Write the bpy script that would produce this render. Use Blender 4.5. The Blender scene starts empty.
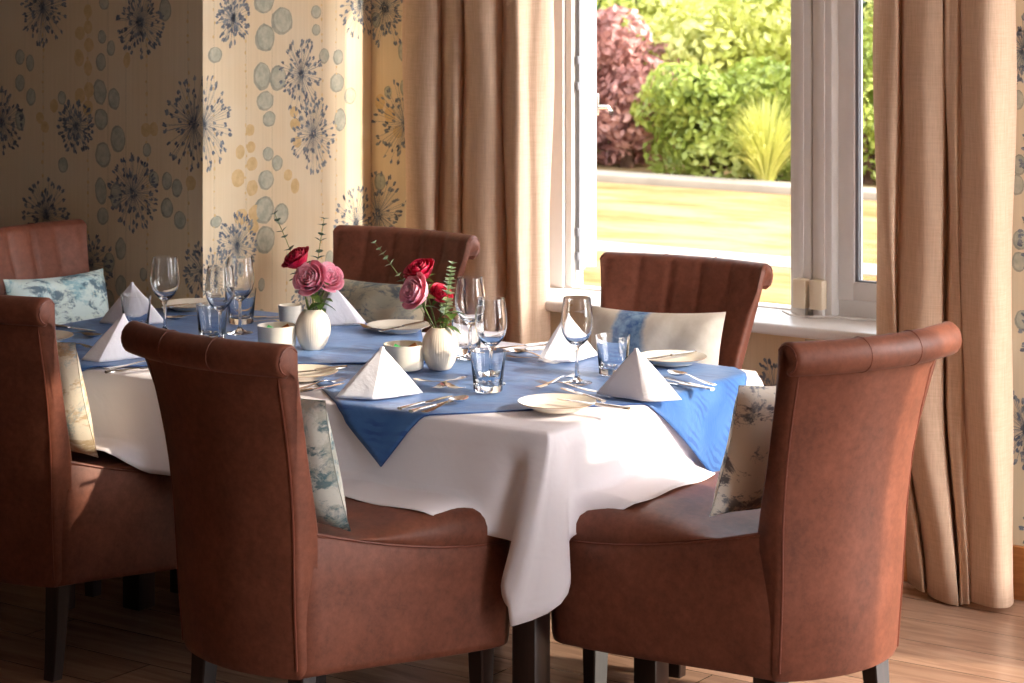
import bpy, bmesh, math, random
from mathutils import Vector, Matrix

RND = random.Random(11)
scene = bpy.context.scene
COL = scene.collection
PI = math.pi

# ------------------------------------------------------------------ camera frame
# World: X runs along the window wall (to the right), Y towards the window, Z up.
# The origin is the table corner nearest to the camera, on the floor.
FPX, HOR, CAMZ = 2400.0, -60.0, 1.89
TH = math.radians(34.69)
RIGHT = Vector((math.cos(TH), math.sin(TH), 0))
FWD = Vector((-math.sin(TH), math.cos(TH), 0))
CAM = -(RIGHT * 0.083 + FWD * 5.549) + Vector((0, 0, CAMZ))

def ray(px, py):
    return RIGHT * ((px - 512) / FPX) + FWD - Vector((0, 0, (py - HOR) / FPX))

def at(px, py, z=0.755):
    d = ray(px, py)
    return CAM + d * ((z - CAMZ) / d.z)

def on_y(px, py, y):
    d = ray(px, py)
    return CAM + d * ((y - CAM.y) / d.y)

def on_x(px, py, x):
    d = ray(px, py)
    return CAM + d * ((x - CAM.x) / d.x)

def at_depth(px, py, depth):
    return CAM + ray(px, py) * depth

def depth_of(p):
    return (p - CAM).dot(FWD)

# ------------------------------------------------------------------ materials
def srgb(r, g, b):
    def f(c):
        c /= 255.0
        return c / 12.92 if c <= 0.04045 else ((c + 0.055) / 1.055) ** 2.4
    return (f(r), f(g), f(b), 1.0)

def new_mat(name):
    m = bpy.data.materials.new(name)
    m.use_nodes = True
    nt = m.node_tree
    return m, nt, nt.nodes['Principled BSDF']

def N(nt, kind, **kw):
    n = nt.nodes.new(kind)
    for k, v in kw.items():
        if k in n.inputs:
            n.inputs[k].default_value = v
        else:
            setattr(n, k, v)
    return n

def coords(nt, scale=(1, 1, 1), rot=(0, 0, 0), loc=(0, 0, 0)):
    tc = N(nt, 'ShaderNodeTexCoord')
    mp = N(nt, 'ShaderNodeMapping')
    mp.inputs['Scale'].default_value = scale
    mp.inputs['Rotation'].default_value = rot
    mp.inputs['Location'].default_value = loc
    nt.links.new(tc.outputs['Object'], mp.inputs['Vector'])
    return mp.outputs['Vector']

def noise(nt, vec, scale, detail=4, rough=0.55, dist=0.0):
    n = N(nt, 'ShaderNodeTexNoise')
    n.inputs['Scale'].default_value = scale
    n.inputs['Detail'].default_value = detail
    n.inputs['Roughness'].default_value = rough
    n.inputs['Distortion'].default_value = dist
    nt.links.new(vec, n.inputs['Vector'])
    return n.outputs['Fac']

def ramp(nt, fac, stops):
    r = N(nt, 'ShaderNodeValToRGB')
    e = r.color_ramp.elements
    while len(e) < len(stops):
        e.new(0.5)
    for i, (p, c) in enumerate(stops):
        e[i].position = p
        e[i].color = c
    nt.links.new(fac, r.inputs['Fac'])
    return r.outputs['Color']

def mixc(nt, fac, a, b, mode='MIX'):
    m = N(nt, 'ShaderNodeMix', data_type='RGBA', blend_type=mode)
    for s, v in ((m.inputs[0], fac), (m.inputs[6], a), (m.inputs[7], b)):
        if hasattr(v, 'is_output'):
            nt.links.new(v, s)
        else:
            s.default_value = v
    return m.outputs[2]

def bump(nt, b, height, strength=0.2, dist=0.01):
    n = N(nt, 'ShaderNodeBump')
    n.inputs['Strength'].default_value = strength
    n.inputs['Distance'].default_value = dist
    nt.links.new(height, n.inputs['Height'])
    nt.links.new(n.outputs['Normal'], b.inputs['Normal'])

def plain(name, col, rough=0.5, metal=0.0, spec=0.5, var=0.0, vscale=20):
    m, nt, b = new_mat(name)
    b.inputs['Roughness'].default_value = rough
    b.inputs['Metallic'].default_value = metal
    b.inputs['Specular IOR Level'].default_value = spec
    if var:
        f = noise(nt, coords(nt), vscale)
        lo = tuple(c * (1 - var) for c in col[:3]) + (1,)
        hi = tuple(min(1, c * (1 + var)) for c in col[:3]) + (1,)
        nt.links.new(ramp(nt, f, [(0.3, lo), (0.7, hi)]), b.inputs['Base Color'])
    else:
        b.inputs['Base Color'].default_value = col
    return m

def mat_leather():
    m, nt, b = new_mat('brown_leather')
    v = coords(nt)
    f1 = noise(nt, v, 9, 6, 0.65)
    f2 = noise(nt, v, 60, 4, 0.7)
    c = ramp(nt, f1, [(0.25, srgb(88, 48, 34)), (0.5, srgb(114, 63, 45)), (0.78, srgb(136, 80, 60))])
    c2 = mixc(nt, 0.25, c, ramp(nt, f2, [(0.35, srgb(78, 42, 30)), (0.65, srgb(144, 88, 68))]))
    nt.links.new(c2, b.inputs['Base Color'])
    b.inputs['Roughness'].default_value = 0.5
    b.inputs['Specular IOR Level'].default_value = 0.35
    b.inputs['Sheen Weight'].default_value = 0.04
    b.inputs['Sheen Roughness'].default_value = 0.4
    bump(nt, b, noise(nt, v, 260, 3, 0.6), 0.10, 0.002)
    return m

def mat_cloth(name, col, wr=3.0):
    m, nt, b = new_mat(name)
    v = coords(nt)
    b.inputs['Base Color'].default_value = col
    b.inputs['Roughness'].default_value = 0.8
    b.inputs['Specular IOR Level'].default_value = 0.2
    bump(nt, b, noise(nt, v, wr * 3, 3, 0.5, 0.6), 0.35, 0.012)
    return m

def mat_damask():
    m, nt, b = new_mat('blue_damask')
    v = coords(nt)
    big = noise(nt, v, 5, 3, 0.5, 1.0)
    vo = N(nt, 'ShaderNodeTexVoronoi', feature='SMOOTH_F1')
    vo.inputs['Scale'].default_value = 9
    nt.links.new(v, vo.inputs['Vector'])
    wv = N(nt, 'ShaderNodeTexWave', wave_type='RINGS')
    wv.inputs['Scale'].default_value = 14
    wv.inputs['Distortion'].default_value = 6
    wv.inputs['Detail'].default_value = 2
    nt.links.new(v, wv.inputs['Vector'])
    pat = ramp(nt, wv.outputs['Fac'], [(0.50, (0, 0, 0, 1)), (0.70, (1, 1, 1, 1))])
    msk = ramp(nt, vo.outputs['Distance'], [(0.24, (0.8, 0.8, 0.8, 1)), (0.42, (0, 0, 0, 1))])
    f = mixc(nt, 1.0, pat, msk, 'MULTIPLY')
    base = ramp(nt, big, [(0.3, srgb(50, 94, 154)), (0.7, srgb(76, 120, 176))])
    c = mixc(nt, f, base, srgb(40, 76, 140))
    nt.links.new(c, b.inputs['Base Color'])
    b.inputs['Roughness'].default_value = 0.42
    b.inputs['Specular IOR Level'].default_value = 0.35
    b.inputs['Sheen Weight'].default_value = 0.1
    bump(nt, b, noise(nt, coords(nt, (1, 1, 1)), 16, 4, 0.6, 0.8), 0.30, 0.010)
    return m

def mat_curtain():
    m, nt, b = new_mat('linen_curtain')
    v = coords(nt, (1, 1, 0.05))
    f = noise(nt, v, 260, 2, 0.6)
    f2 = noise(nt, coords(nt, (0.05, 0.05, 1)), 300, 2, 0.6)
    c = ramp(nt, f, [(0.3, srgb(206, 174, 146)), (0.7, srgb(228, 198, 170))])
    c = mixc(nt, 0.3, c, ramp(nt, f2, [(0.3, srgb(200, 166, 138)), (0.7, srgb(232, 202, 174))]))
    nt.links.new(c, b.inputs['Base Color'])
    b.inputs['Roughness'].default_value = 0.9
    b.inputs['Specular IOR Level'].default_value = 0.1
    bump(nt, b, f, 0.25, 0.003)
    tr = N(nt, 'ShaderNodeBsdfTranslucent')
    nt.links.new(c, tr.inputs['Color'])
    ms = N(nt, 'ShaderNodeMixShader')
    ms.inputs[0].default_value = 0.12
    nt.links.new(b.outputs[0], ms.inputs[1])
    nt.links.new(tr.outputs[0], ms.inputs[2])
    nt.links.new(ms.outputs[0], nt.nodes['Material Output'].inputs['Surface'])
    return m

def mat_wallpaper():
    m, nt, b = new_mat('wallpaper_ground')
    f = noise(nt, coords(nt, (40, 40, 0.6)), 3, 3, 0.6)
    g = noise(nt, coords(nt), 3.5, 3, 0.5)
    c = ramp(nt, f, [(0.3, srgb(216, 196, 164)), (0.7, srgb(228, 208, 176))])
    c = mixc(nt, 0.4, c, ramp(nt, g, [(0.35, srgb(224, 196, 152)), (0.65, srgb(226, 212, 186))]))
    nt.links.new(c, b.inputs['Base Color'])
    b.inputs['Roughness'].default_value = 0.75
    b.inputs['Specular IOR Level'].default_value = 0.25
    return m

def mat_ink(name, ca, cb, scale=60):
    m, nt, b = new_mat(name)
    f = noise(nt, coords(nt), scale, 3, 0.6)
    nt.links.new(ramp(nt, f, [(0.35, ca), (0.65, cb)]), b.inputs['Base Color'])
    b.inputs['Roughness'].default_value = 0.75
    b.inputs['Specular IOR Level'].default_value = 0.25
    return m

def mat_floor():
    m, nt, b = new_mat('oak_laminate')
    v = coords(nt)
    br = N(nt, 'ShaderNodeTexBrick', offset=0.37)
    br.inputs['Scale'].default_value = 1.0
    br.inputs['Brick Width'].default_value = 1.25
    br.inputs['Row Height'].default_value = 0.19
    br.inputs['Mortar Size'].default_value = 0.002
    br.inputs['Mortar'].default_value = (0.3, 0.3, 0.3, 1)
    br.inputs['Color1'].default_value = (0.85, 0.85, 0.85, 1)
    br.inputs['Color2'].default_value = (1.1, 1.1, 1.1, 1)
    nt.links.new(v, br.inputs['Vector'])
    g = noise(nt, coords(nt, (1.2, 11, 1)), 2.0, 9, 0.62, 0.8)
    c = ramp(nt, g, [(0.3, srgb(134, 102, 84)), (0.5, srgb(158, 124, 102)), (0.72, srgb(178, 144, 120))])
    nt.links.new(mixc(nt, 1.0, c, br.outputs['Color'], 'MULTIPLY'), b.inputs['Base Color'])
    b.inputs['Roughness'].default_value = 0.24
    b.inputs['Specular IOR Level'].default_value = 0.5
    bump(nt, b, g, 0.06, 0.004)
    return m

def mat_wood(name, a, bb, rough=0.35, sc=(12, 12, 1)):
    m, nt, b = new_mat(name)
    g = noise(nt, coords(nt, sc), 6, 5, 0.6, 0.4)
    nt.links.new(ramp(nt, g, [(0.3, a), (0.7, bb)]), b.inputs['Base Color'])
    b.inputs['Roughness'].default_value = rough
    return m

def mat_glass(name, rough=0.0):
    m, nt, b = new_mat(name)
    b.inputs['Base Color'].default_value = (1, 1, 1, 1)
    b.inputs['Transmission Weight'].default_value = 1.0
    b.inputs['Roughness'].default_value = rough
    b.inputs['IOR'].default_value = 1.46
    return m

def mat_pane():
    m, nt, b = new_mat('window_pane')
    t = N(nt, 'ShaderNodeBsdfTransparent')
    g = N(nt, 'ShaderNodeBsdfGlossy')
    g.inputs['Roughness'].default_value = 0.02
    lw = N(nt, 'ShaderNodeFresnel')
    lw.inputs['IOR'].default_value = 1.3
    ms = N(nt, 'ShaderNodeMixShader')
    nt.links.new(lw.outputs[0], ms.inputs[0])
    nt.links.new(t.outputs[0], ms.inputs[1])
    nt.links.new(g.outputs[0], ms.inputs[2])
    nt.links.new(ms.outputs[0], nt.nodes['Material Output'].inputs['Surface'])
    return m

def mat_cushion(name, seed, base, cols, scale=5.0, thr=(0.5, 0.58)):
    m, nt, b = new_mat(name)
    v = coords(nt, loc=(seed * 3.1, seed * 1.7, seed * 2.3))
    c = base
    for i, col in enumerate(cols):
        v2 = coords(nt, (1, 1, 2.2 if i % 2 else 1.2), loc=(seed * 2.1 + i * 4.4, seed * 5 + i, i * 2.0))
        f = noise(nt, v2, scale * (1 + 0.35 * i), 6, 0.72, 0.5)
        k = ramp(nt, f, [(thr[0], (0, 0, 0, 1)), (thr[1], (0.85, 0.85, 0.85, 1))])
        c = mixc(nt, k, c, col)
    if hasattr(c, 'is_output'):
        nt.links.new(c, b.inputs['Base Color'])
    b.inputs['Roughness'].default_value = 0.8
    b.inputs['Specular IOR Level'].default_value = 0.2
    bump(nt, b, noise(nt, v, 14, 3, 0.5, 0.4), 0.25, 0.01)
    return m

def mat_leaf(name, a, bcol, c, trans=0.3, scale=2.0):
    m, nt, b = new_mat(name)
    f = noise(nt, coords(nt), scale, 5, 0.75)
    col = ramp(nt, f, [(0.3, a), (0.5, bcol), (0.72, c)])
    nt.links.new(col, b.inputs['Base Color'])
    b.inputs['Roughness'].default_value = 0.42
    b.inputs['Specular IOR Level'].default_value = 0.5
    tr = N(nt, 'ShaderNodeBsdfTranslucent')
    nt.links.new(col, tr.inputs['Color'])
    ms = N(nt, 'ShaderNodeMixShader')
    ms.inputs[0].default_value = trans
    nt.links.new(b.outputs[0], ms.inputs[1])
    nt.links.new(tr.outputs[0], ms.inputs[2])
    nt.links.new(ms.outputs[0], nt.nodes['Material Output'].inputs['Surface'])
    return m

def mat_lawn():
    m, nt, b = new_mat('dry_lawn')
    f = noise(nt, coords(nt, (0.35, 1.1, 1)), 1.6, 6, 0.65, 0.4)
    g = noise(nt, coords(nt, (1, 3, 1)), 9, 4, 0.7)
    c = ramp(nt, f, [(0.40, srgb(126, 86, 50)), (0.5, srgb(146, 114, 76)), (0.60, srgb(154, 132, 98))])
    c = mixc(nt, 0.3, c, ramp(nt, g, [(0.3, srgb(120, 90, 56)), (0.7, srgb(154, 132, 98))]))
    nt.links.new(c, b.inputs['Base Color'])
    b.inputs['Roughness'].default_value = 0.95
    b.inputs['Specular IOR Level'].default_value = 0.0
    return m

M = {}
M['leather'] = mat_leather()
M['piping'] = plain('brown_piping', srgb(112, 56, 38), 0.5, var=0.15)
M['darkwood'] = mat_wood('dark_stained_wood', srgb(28, 17, 14), srgb(44, 27, 22), 0.35)
M['white_cloth'] = mat_cloth('white_linen', srgb(234, 228, 232))
M['napkin'] = mat_cloth('napkin_linen', srgb(240, 238, 244), 8)
M['blue'] = mat_damask()
M['hem'] = plain('blue_hem', srgb(34, 62, 118), 0.6)
M['curtain'] = mat_curtain()
M['paper'] = mat_wallpaper()
M['ink'] = mat_ink('wallpaper_indigo', srgb(108, 114, 126), srgb(150, 152, 152))
M['inkdark'] = mat_ink('wallpaper_slate', srgb(92, 97, 110), srgb(124, 127, 132))
M['oval'] = mat_ink('wallpaper_sage', srgb(168, 168, 150), srgb(196, 190, 168), 40)
M['oval2'] = mat_ink('wallpaper_sage_edge', srgb(148, 148, 134), srgb(176, 170, 150), 40)
M['ochre'] = mat_ink('wallpaper_ochre', srgb(206, 174, 124), srgb(220, 190, 142), 40)
M['thread'] = mat_ink('wallpaper_thread', srgb(176, 160, 132), srgb(192, 176, 148))
M['floor'] = mat_floor()
M['skirting'] = mat_wood('pine_skirting', srgb(170, 104, 56), srgb(196, 128, 74), 0.4, (2, 2, 20))
M['panel'] = plain('unseen_wall_dark', srgb(74, 66, 62), 0.7)  # made-up dark tone for unseen front walls, cuts bounced light
M['ceiling'] = plain('ceiling_paint', srgb(240, 238, 236), 0.9)
M['plaster'] = plain('cream_plaster', srgb(216, 206, 194), 0.9)
M['upvc'] = plain('white_upvc', srgb(226, 223, 220), 0.3, var=0.02)
M['gasket'] = plain('grey_gasket', srgb(120, 122, 128), 0.6)
M['ivory'] = plain('ivory_plastic', srgb(232, 216, 190), 0.4)
M['pane'] = mat_pane()
M['glass'] = mat_glass('clear_glass')
M['steel'] = plain('polished_steel', (0.72, 0.68, 0.64, 1), 0.16, 1.0)
M['china'] = plain('cream_china', srgb(236, 226, 208), 0.22, var=0.02)
M['chinarim'] = plain('brown_china_rim', srgb(150, 118, 84), 0.3)
M['vase'] = plain('ribbed_stoneware', srgb(232, 218, 198), 0.45, var=0.03)
M['red'] = mat_leaf('red_petal', srgb(150, 8, 40), srgb(206, 20, 66), srgb(226, 50, 96), 0.25, 60)
M['pink'] = mat_leaf('pink_petal', srgb(248, 146, 176), srgb(255, 184, 202), srgb(255, 220, 228), 0.25, 50)
M['stem'] = plain('green_stem', srgb(104, 122, 52), 0.5, var=0.2)
M['roseleaf'] = mat_leaf('rose_leaf', srgb(40, 64, 28), srgb(84, 116, 46), srgb(140, 160, 70), 0.2, 30)
M['euca'] = mat_leaf('eucalyptus_leaf', srgb(42, 60, 52), srgb(60, 84, 68), srgb(96, 118, 92), 0.15, 30)
M['eucalight'] = mat_leaf('pale_eucalyptus_leaf', srgb(96, 120, 86), srgb(140, 160, 120), srgb(184, 196, 156), 0.2, 30)
M['sachet_green'] = plain('green_paper', srgb(40, 150, 70), 0.4, var=0.2)
M['sachet_orange'] = plain('brown_paper', srgb(190, 110, 50), 0.4, var=0.2)
M['sachet_white'] = plain('white_paper', srgb(230, 222, 210), 0.5)
M['lawn'] = mat_lawn()
M['stone'] = plain('pale_kerb_stone', srgb(150, 138, 122), 0.9, var=0.12, vscale=3)
M['soil'] = plain('garden_soil', srgb(84, 66, 46), 0.95, var=0.3, vscale=6)
M['bark'] = plain('shrub_bark', srgb(92, 66, 50), 0.9, var=0.3)

# ------------------------------------------------------------------ mesh helpers
def link(o, parent=None):
    COL.objects.link(o)
    if parent is not None:
        o.parent = parent
    return o

def tag(o, label=None, cat=None, group=None, kind=None):
    if label: o['label'] = label
    if cat: o['category'] = cat
    if group: o['group'] = group
    if kind: o['kind'] = kind
    return o

def empty(name, loc=(0, 0, 0), rz=0.0):
    o = bpy.data.objects.new(name, None)
    o.empty_display_size = 0.05
    o.location = loc
    o.rotation_euler = (0, 0, rz)
    return link(o)

class MB:
    def __init__(self):
        self.v, self.f, self.m = [], [], []
    def add(self, verts, faces, mi=0, M4=None):
        b = len(self.v)
        for p in verts:
            p = Vector(p)
            self.v.append(M4 @ p if M4 is not None else p)
        for f in faces:
            self.f.append([b + i for i in f])
            self.m.append(mi)
    def build(self, name, mats, parent=None, smooth=True, angle=40, loc=None):
        me = bpy.data.meshes.new(name)
        me.from_pydata([tuple(p) for p in self.v], [], self.f)
        for mt in (mats if isinstance(mats, (list, tuple)) else [mats]):
            me.materials.append(mt)
        me.polygons.foreach_set('material_index', self.m)
        me.polygons.foreach_set('use_smooth', [smooth] * len(self.f))
        bm = bmesh.new(); bm.from_mesh(me)
        bmesh.ops.recalc_face_normals(bm, faces=bm.faces)
        bm.to_mesh(me); bm.free()
        if smooth and angle:
            me.set_sharp_from_angle(angle=math.radians(angle))
        me.update()
        o = bpy.data.objects.new(name, me)
        if loc is not None: o.location = loc
        return link(o, parent)

def box_vf(x0, x1, y0, y1, z0, z1):
    v = [(x, y, z) for x in (x0, x1) for y in (y0, y1) for z in (z0, z1)]
    f = [(0, 1, 3, 2), (4, 6, 7, 5), (0, 4, 5, 1), (2, 3, 7, 6), (0, 2, 6, 4), (1, 5, 7, 3)]
    return v, f

def bev_box(x0, x1, y0, y1, z0, z1, r=0.005, seg=2):
    bm = bmesh.new()
    v, f = box_vf(x0, x1, y0, y1, z0, z1)
    vs = [bm.verts.new(p) for p in v]
    for q in f: bm.faces.new([vs[i] for i in q])
    bmesh.ops.bevel(bm, geom=bm.edges[:] , offset=r, segments=seg, profile=0.5, affect='EDGES')
    bm.verts.index_update()
    V = [p.co.copy() for p in bm.verts]
    F = [[q.index for q in fc.verts] for fc in bm.faces]
    bm.free()
    return V, F

def rings_vf(rings, closed=True, cap0=True, cap1=True):
    n = len(rings[0]); V = []; F = []
    for r in rings: V += list(r)
    for k in range(len(rings) - 1):
        a, b = k * n, (k + 1) * n
        for i in range(n if closed else n - 1):
            j = (i + 1) % n
            F.append((a + i, a + j, b + j, b + i))
    if cap0: F.append(tuple(range(n))[::-1])
    if cap1: F.append(tuple((len(rings) - 1) * n + i for i in range(n)))
    return V, F

def lathe_vf(prof, seg=32, flute=0.0, nfl=0, caps=True):
    rings = []
    for r, z in prof:
        rr = []
        for i in range(seg):
            a = 2 * PI * i / seg
            k = 1 + (flute * math.cos(nfl * a) if nfl and r > 0.01 else 0)
            rr.append((max(r, 1e-5) * k * math.cos(a), max(r, 1e-5) * k * math.sin(a), z))
        rings.append(rr)
    return rings_vf(rings, True, caps and prof[0][0] > 1e-4, caps and prof[-1][0] > 1e-4)

def tube_vf(path, rad, seg=8, caps=True):
    path = [Vector(p) for p in path]
    n = len(path)
    if not isinstance(rad, (list, tuple)): rad = [rad] * n
    rings = []
    up = Vector((0.13, 0.21, 0.97))
    for i, p in enumerate(path):
        t = (path[min(i + 1, n - 1)] - path[max(i - 1, 0)])
        if t.length < 1e-9: t = Vector((0, 0, 1))
        t.normalize()
        a = t.cross(up)
        if a.length < 1e-3: a = t.cross(Vector((1, 0, 0)))
        a.normalize(); b = t.cross(a)
        rings.append([p + (a * math.cos(2 * PI * k / seg) + b * math.sin(2 * PI * k / seg)) * rad[i] for k in range(seg)])
    return rings_vf(rings, True, caps, caps)

def lerp(a, b, t): return a + (b - a) * t

def interp(tab, x):
    if x <= tab[0][0]: return tab[0][1]
    for (x0, y0), (x1, y1) in zip(tab, tab[1:]):
        if x <= x1:
            t = (x - x0) / (x1 - x0)
            return y0 + (y1 - y0) * t
    return tab[-1][1]

def smooth01(t):
    t = max(0.0, min(1.0, t))
    return t * t * (3 - 2 * t)

def catmull(pts, sub=4):
    out = []
    n = len(pts)
    for i in range(n - 1):
        p0, p1, p2, p3 = (Vector(pts[max(i - 1, 0)]), Vector(pts[i]), Vector(pts[i + 1]), Vector(pts[min(i + 2, n - 1)]))
        for k in range(sub):
            t = k / sub
            out.append(0.5 * ((2 * p1) + (p2 - p0) * t + (2 * p0 - 5 * p1 + 4 * p2 - p3) * t * t + (3 * p1 - p0 - 3 * p2 + p3) * t ** 3))
    out.append(Vector(pts[-1]))
    return out

# ------------------------------------------------------------------ room shell
WY = 1.88          # inner face of the window wall
EX = -1.99         # end wall of the alcove
PY = 1.026         # wall face left of the alcove corner
RX = 2.3           # added right wall, unseen, its openings cut to shape the sun
CEIL = 2.6
def structure(o): return tag(o, kind='structure')

def slab(name, boxes, mats, smooth=False):
    b = MB()
    for bx in boxes: b.add(*box_vf(*bx))
    return structure(b.build(name, mats, smooth=smooth))

slab('floor', [(-5.0, 4.6, -8.0, 2.25, -0.1, 0.0)], M['floor'])
slab('ceiling', [(-5.0, RX + 0.15, -2.2, 2.25, CEIL, CEIL + 0.1), (-5.0, 4.75, -8.0, -2.2, CEIL, CEIL + 0.1)], M['ceiling'])

# ---- wallpaper motifs: drawn into the wall's own mesh as a printed layer
class Paper:
    """collects printed motifs on one wall plane; to3(s, z, lift) turns wall coordinates into a point"""
    def __init__(self, mb, to3, smin, smax, zmin, zmax):
        self.mb, self.to3, self.lim = mb, to3, (smin, smax, zmin, zmax)
        self.n = 0
    def poly(self, pts, mi, lift):
        a, b, c, d = self.lim
        if all(p[0] < a for p in pts) or all(p[0] > b for p in pts): return
        pts = [(min(max(p[0], a), b), min(max(p[1], c), d)) for p in pts]
        self.mb.add([self.to3(s, z, lift) for s, z in pts], [tuple(range(len(pts)))], mi)
    def ell(self, s, z, rs, rz, mi, lift=0.0004, n=12, tilt=0.0):
        ct, st = math.cos(tilt), math.sin(tilt)
        pts = []
        for i in range(n):
            a = 2 * PI * i / n
            k = 1 + RND.uniform(-0.06, 0.06)
            x, y = rs * k * math.cos(a), rz * k * math.sin(a)
            pts.append((s + x * ct - y * st, z + x * st + y * ct))
        self.poly(pts, mi, lift)
    def oval(self, s, z, rs, rz, ochre=False):
        self.n += 1
        e = (self.n % 7) * 0.00002
        t = RND.uniform(-0.12, 0.12)
        if ochre:
            self.ell(s, z, rs, rz, 5, 0.0003 + e, 12, t)
        else:
            self.ell(s, z, rs, rz, 4, 0.0003 + e, 14, t)
            self.ell(s + rs * 0.05, z + rz * 0.04, rs * 0.82, rz * 0.84, 3, 0.0005 + e, 14, t)
    def allium(self, s, z, r, dens=1.0):
        nst = int(78 * dens)
        for k in range(nst):
            a = 2 * PI * k / nst + RND.uniform(-0.06, 0.06)
            L = r * (RND.choice((1, 1, 0.8, 0.62, 0.45)) + RND.uniform(-0.08, 0.08))
            ux, uz = math.cos(a) * 0.92, math.sin(a) * 1.02
            w = 0.0006
            p0 = (s + ux * r * 0.05, z + uz * r * 0.05); p1 = (s + ux * L, z + uz * L)
            self.poly([(p0[0] - uz * w, p0[1] + ux * w), (p0[0] + uz * w, p0[1] - ux * w),
                       (p1[0] + uz * w, p1[1] - ux * w), (p1[0] - uz * w, p1[1] + ux * w)], 1, 0.0007)
            for q in range(RND.choice((2, 3, 3))):
                self.ell(p1[0] + RND.uniform(-0.005, 0.005), p1[1] + RND.uniform(-0.005, 0.005),
                         RND.uniform(0.005, 0.0095), RND.uniform(0.0026, 0.0048), RND.choice((1, 1, 2)), 0.0008 + 0.00002 * q, 7, a + RND.uniform(-0.5, 0.5))
        for k in range(int(14 * dens)):
            a = RND.uniform(0, 2 * PI); L = r * RND.uniform(0.0, 0.16)
            self.ell(s + math.cos(a) * L, z + math.sin(a) * L, 0.0035, 0.0045, 2, 0.0009, 6)
    def string(self, s, z0, z1, bead=0.0):
        w = 0.0007
        self.poly([(s - w, z0), (s + w, z0), (s + w, z1), (s - w, z1)], 6, 0.0002)
        if bead:
            z = z0
            while z < z1:
                self.ell(s + RND.uniform(-0.004, 0.004), z, bead * RND.uniform(0.6, 1.1), bead * RND.uniform(0.7, 1.3), 5, 0.00035, 8)
                z += RND.uniform(0.02, 0.055)
    def repeat(self, s0, s1, z0, z1, skip=None):
        """the same kinds of motif, spread over the rest of the wall"""
        s = s0
        col = 0
        while s < s1:
            z = z0 + RND.uniform(0, 0.12)
            kind = col % 4
            if kind in (1, 3): self.string(s, z0, z1, 0.006 if kind == 3 else 0.0)
            while z < z1:
                if not (skip and skip(s, z)):
                    if kind == 0: self.allium(s + RND.uniform(-0.03, 0.03), z, RND.uniform(0.08, 0.115), 0.8)
                    elif kind == 1:
                        self.oval(s - 0.026, z, 0.024, 0.036)
                        self.oval(s + 0.026, z + 0.05, 0.024, 0.036)
                    elif kind == 2: self.oval(s, z, 0.016, 0.022, RND.random() < 0.5)
                z += {0: 0.24, 1: 0.13, 2: 0.09, 3: 0.2}[kind] * RND.uniform(0.9, 1.2)
            s += 0.125
            col += 1

PMATS = [M['paper'], M['ink'], M['inkdark'], M['oval'], M['oval2'], M['ochre'], M['thread']]

# wall left of the alcove corner, in the shade
b = MB()
b.add(*box_vf(-5.0, EX, PY, PY + 0.1, 0, CEIL))
pw = Paper(b, lambda s, z, l: (s, PY - l, z), -4.9, EX, 0.16, CEIL)
def W(px, py):
    p = on_y(px, py, PY); return p.x, p.z
SW = FPX / depth_of(on_y(100, 100, PY))
pw.string(W(108, 0)[0], 0.2, 2.55); pw.string(W(126, 0)[0], 0.2, 2.55)
for x in (43, 88, 147, 188): pw.string(W(x, 0)[0], 0.2, 2.55, 0.006)
for px, py, r in ((43, 8, 34), (140, 22, 32), (76, 126, 25), (194, 124, 42), (133, 193, 34), (46, 214, 34), (2, 122, 32)):
    pw.allium(*W(px, py), r / SW)
for px, py, rx, ry in ((100, 92, 8, 13), (114, 99, 7, 11), (101, 119, 8, 11), (118, 139, 9, 14), (103, 155, 9, 13), (101, 191, 7, 14),
                       (103, 216, 7, 9), (116, 196, 7, 13), (20, 83, 6, 9), (31, 97, 6, 9), (20, 120, 6, 11), (101, 62, 6, 9), (111, 48, 5, 8),
                       (102, 37, 5, 7), (147, 150, 5, 7), (63, 165, 6, 8), (167, 181, 6, 9), (177, 188, 6, 9), (167, 208, 7, 10), (180, 220, 7, 9),
                       (104, 3, 6, 7), (165, 10, 7, 12), (62, 98, 5, 7), (154, 179, 6, 8), (20, 57, 6, 8), (30, 63, 5, 9)):
    pw.oval(*W(px, py), rx / SW / 0.86, ry / SW)
for px, py, rx, ry in ((79, 58, 6, 9), (89, 45, 6, 7), (88, 68, 5, 8), (80, 96, 6, 8), (89, 90, 6, 8), (88, 108, 6, 8), (146, 130, 6, 7), (154, 129, 5, 7),
                       (40, 118, 5, 6), (45, 127, 5, 6), (54, 106, 5, 7), (80, 33, 6, 7), (88, 27, 5, 7), (127, 60, 4, 8), (191, 183, 6, 7), (88, 11, 5, 7)):
    pw.oval(*W(px, py), rx / SW / 0.86, ry / SW, True)
pw.repeat(-4.85, W(-45, 0)[0], 0.25, 2.5)
pw.repeat(W(-20, 0)[0], EX, 0.25, 0.88)
pw.repeat(W(-20, 0)[0], EX, 1.85, 2.5)
structure(b.build('wall_left', PMATS, smooth=False))

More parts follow.
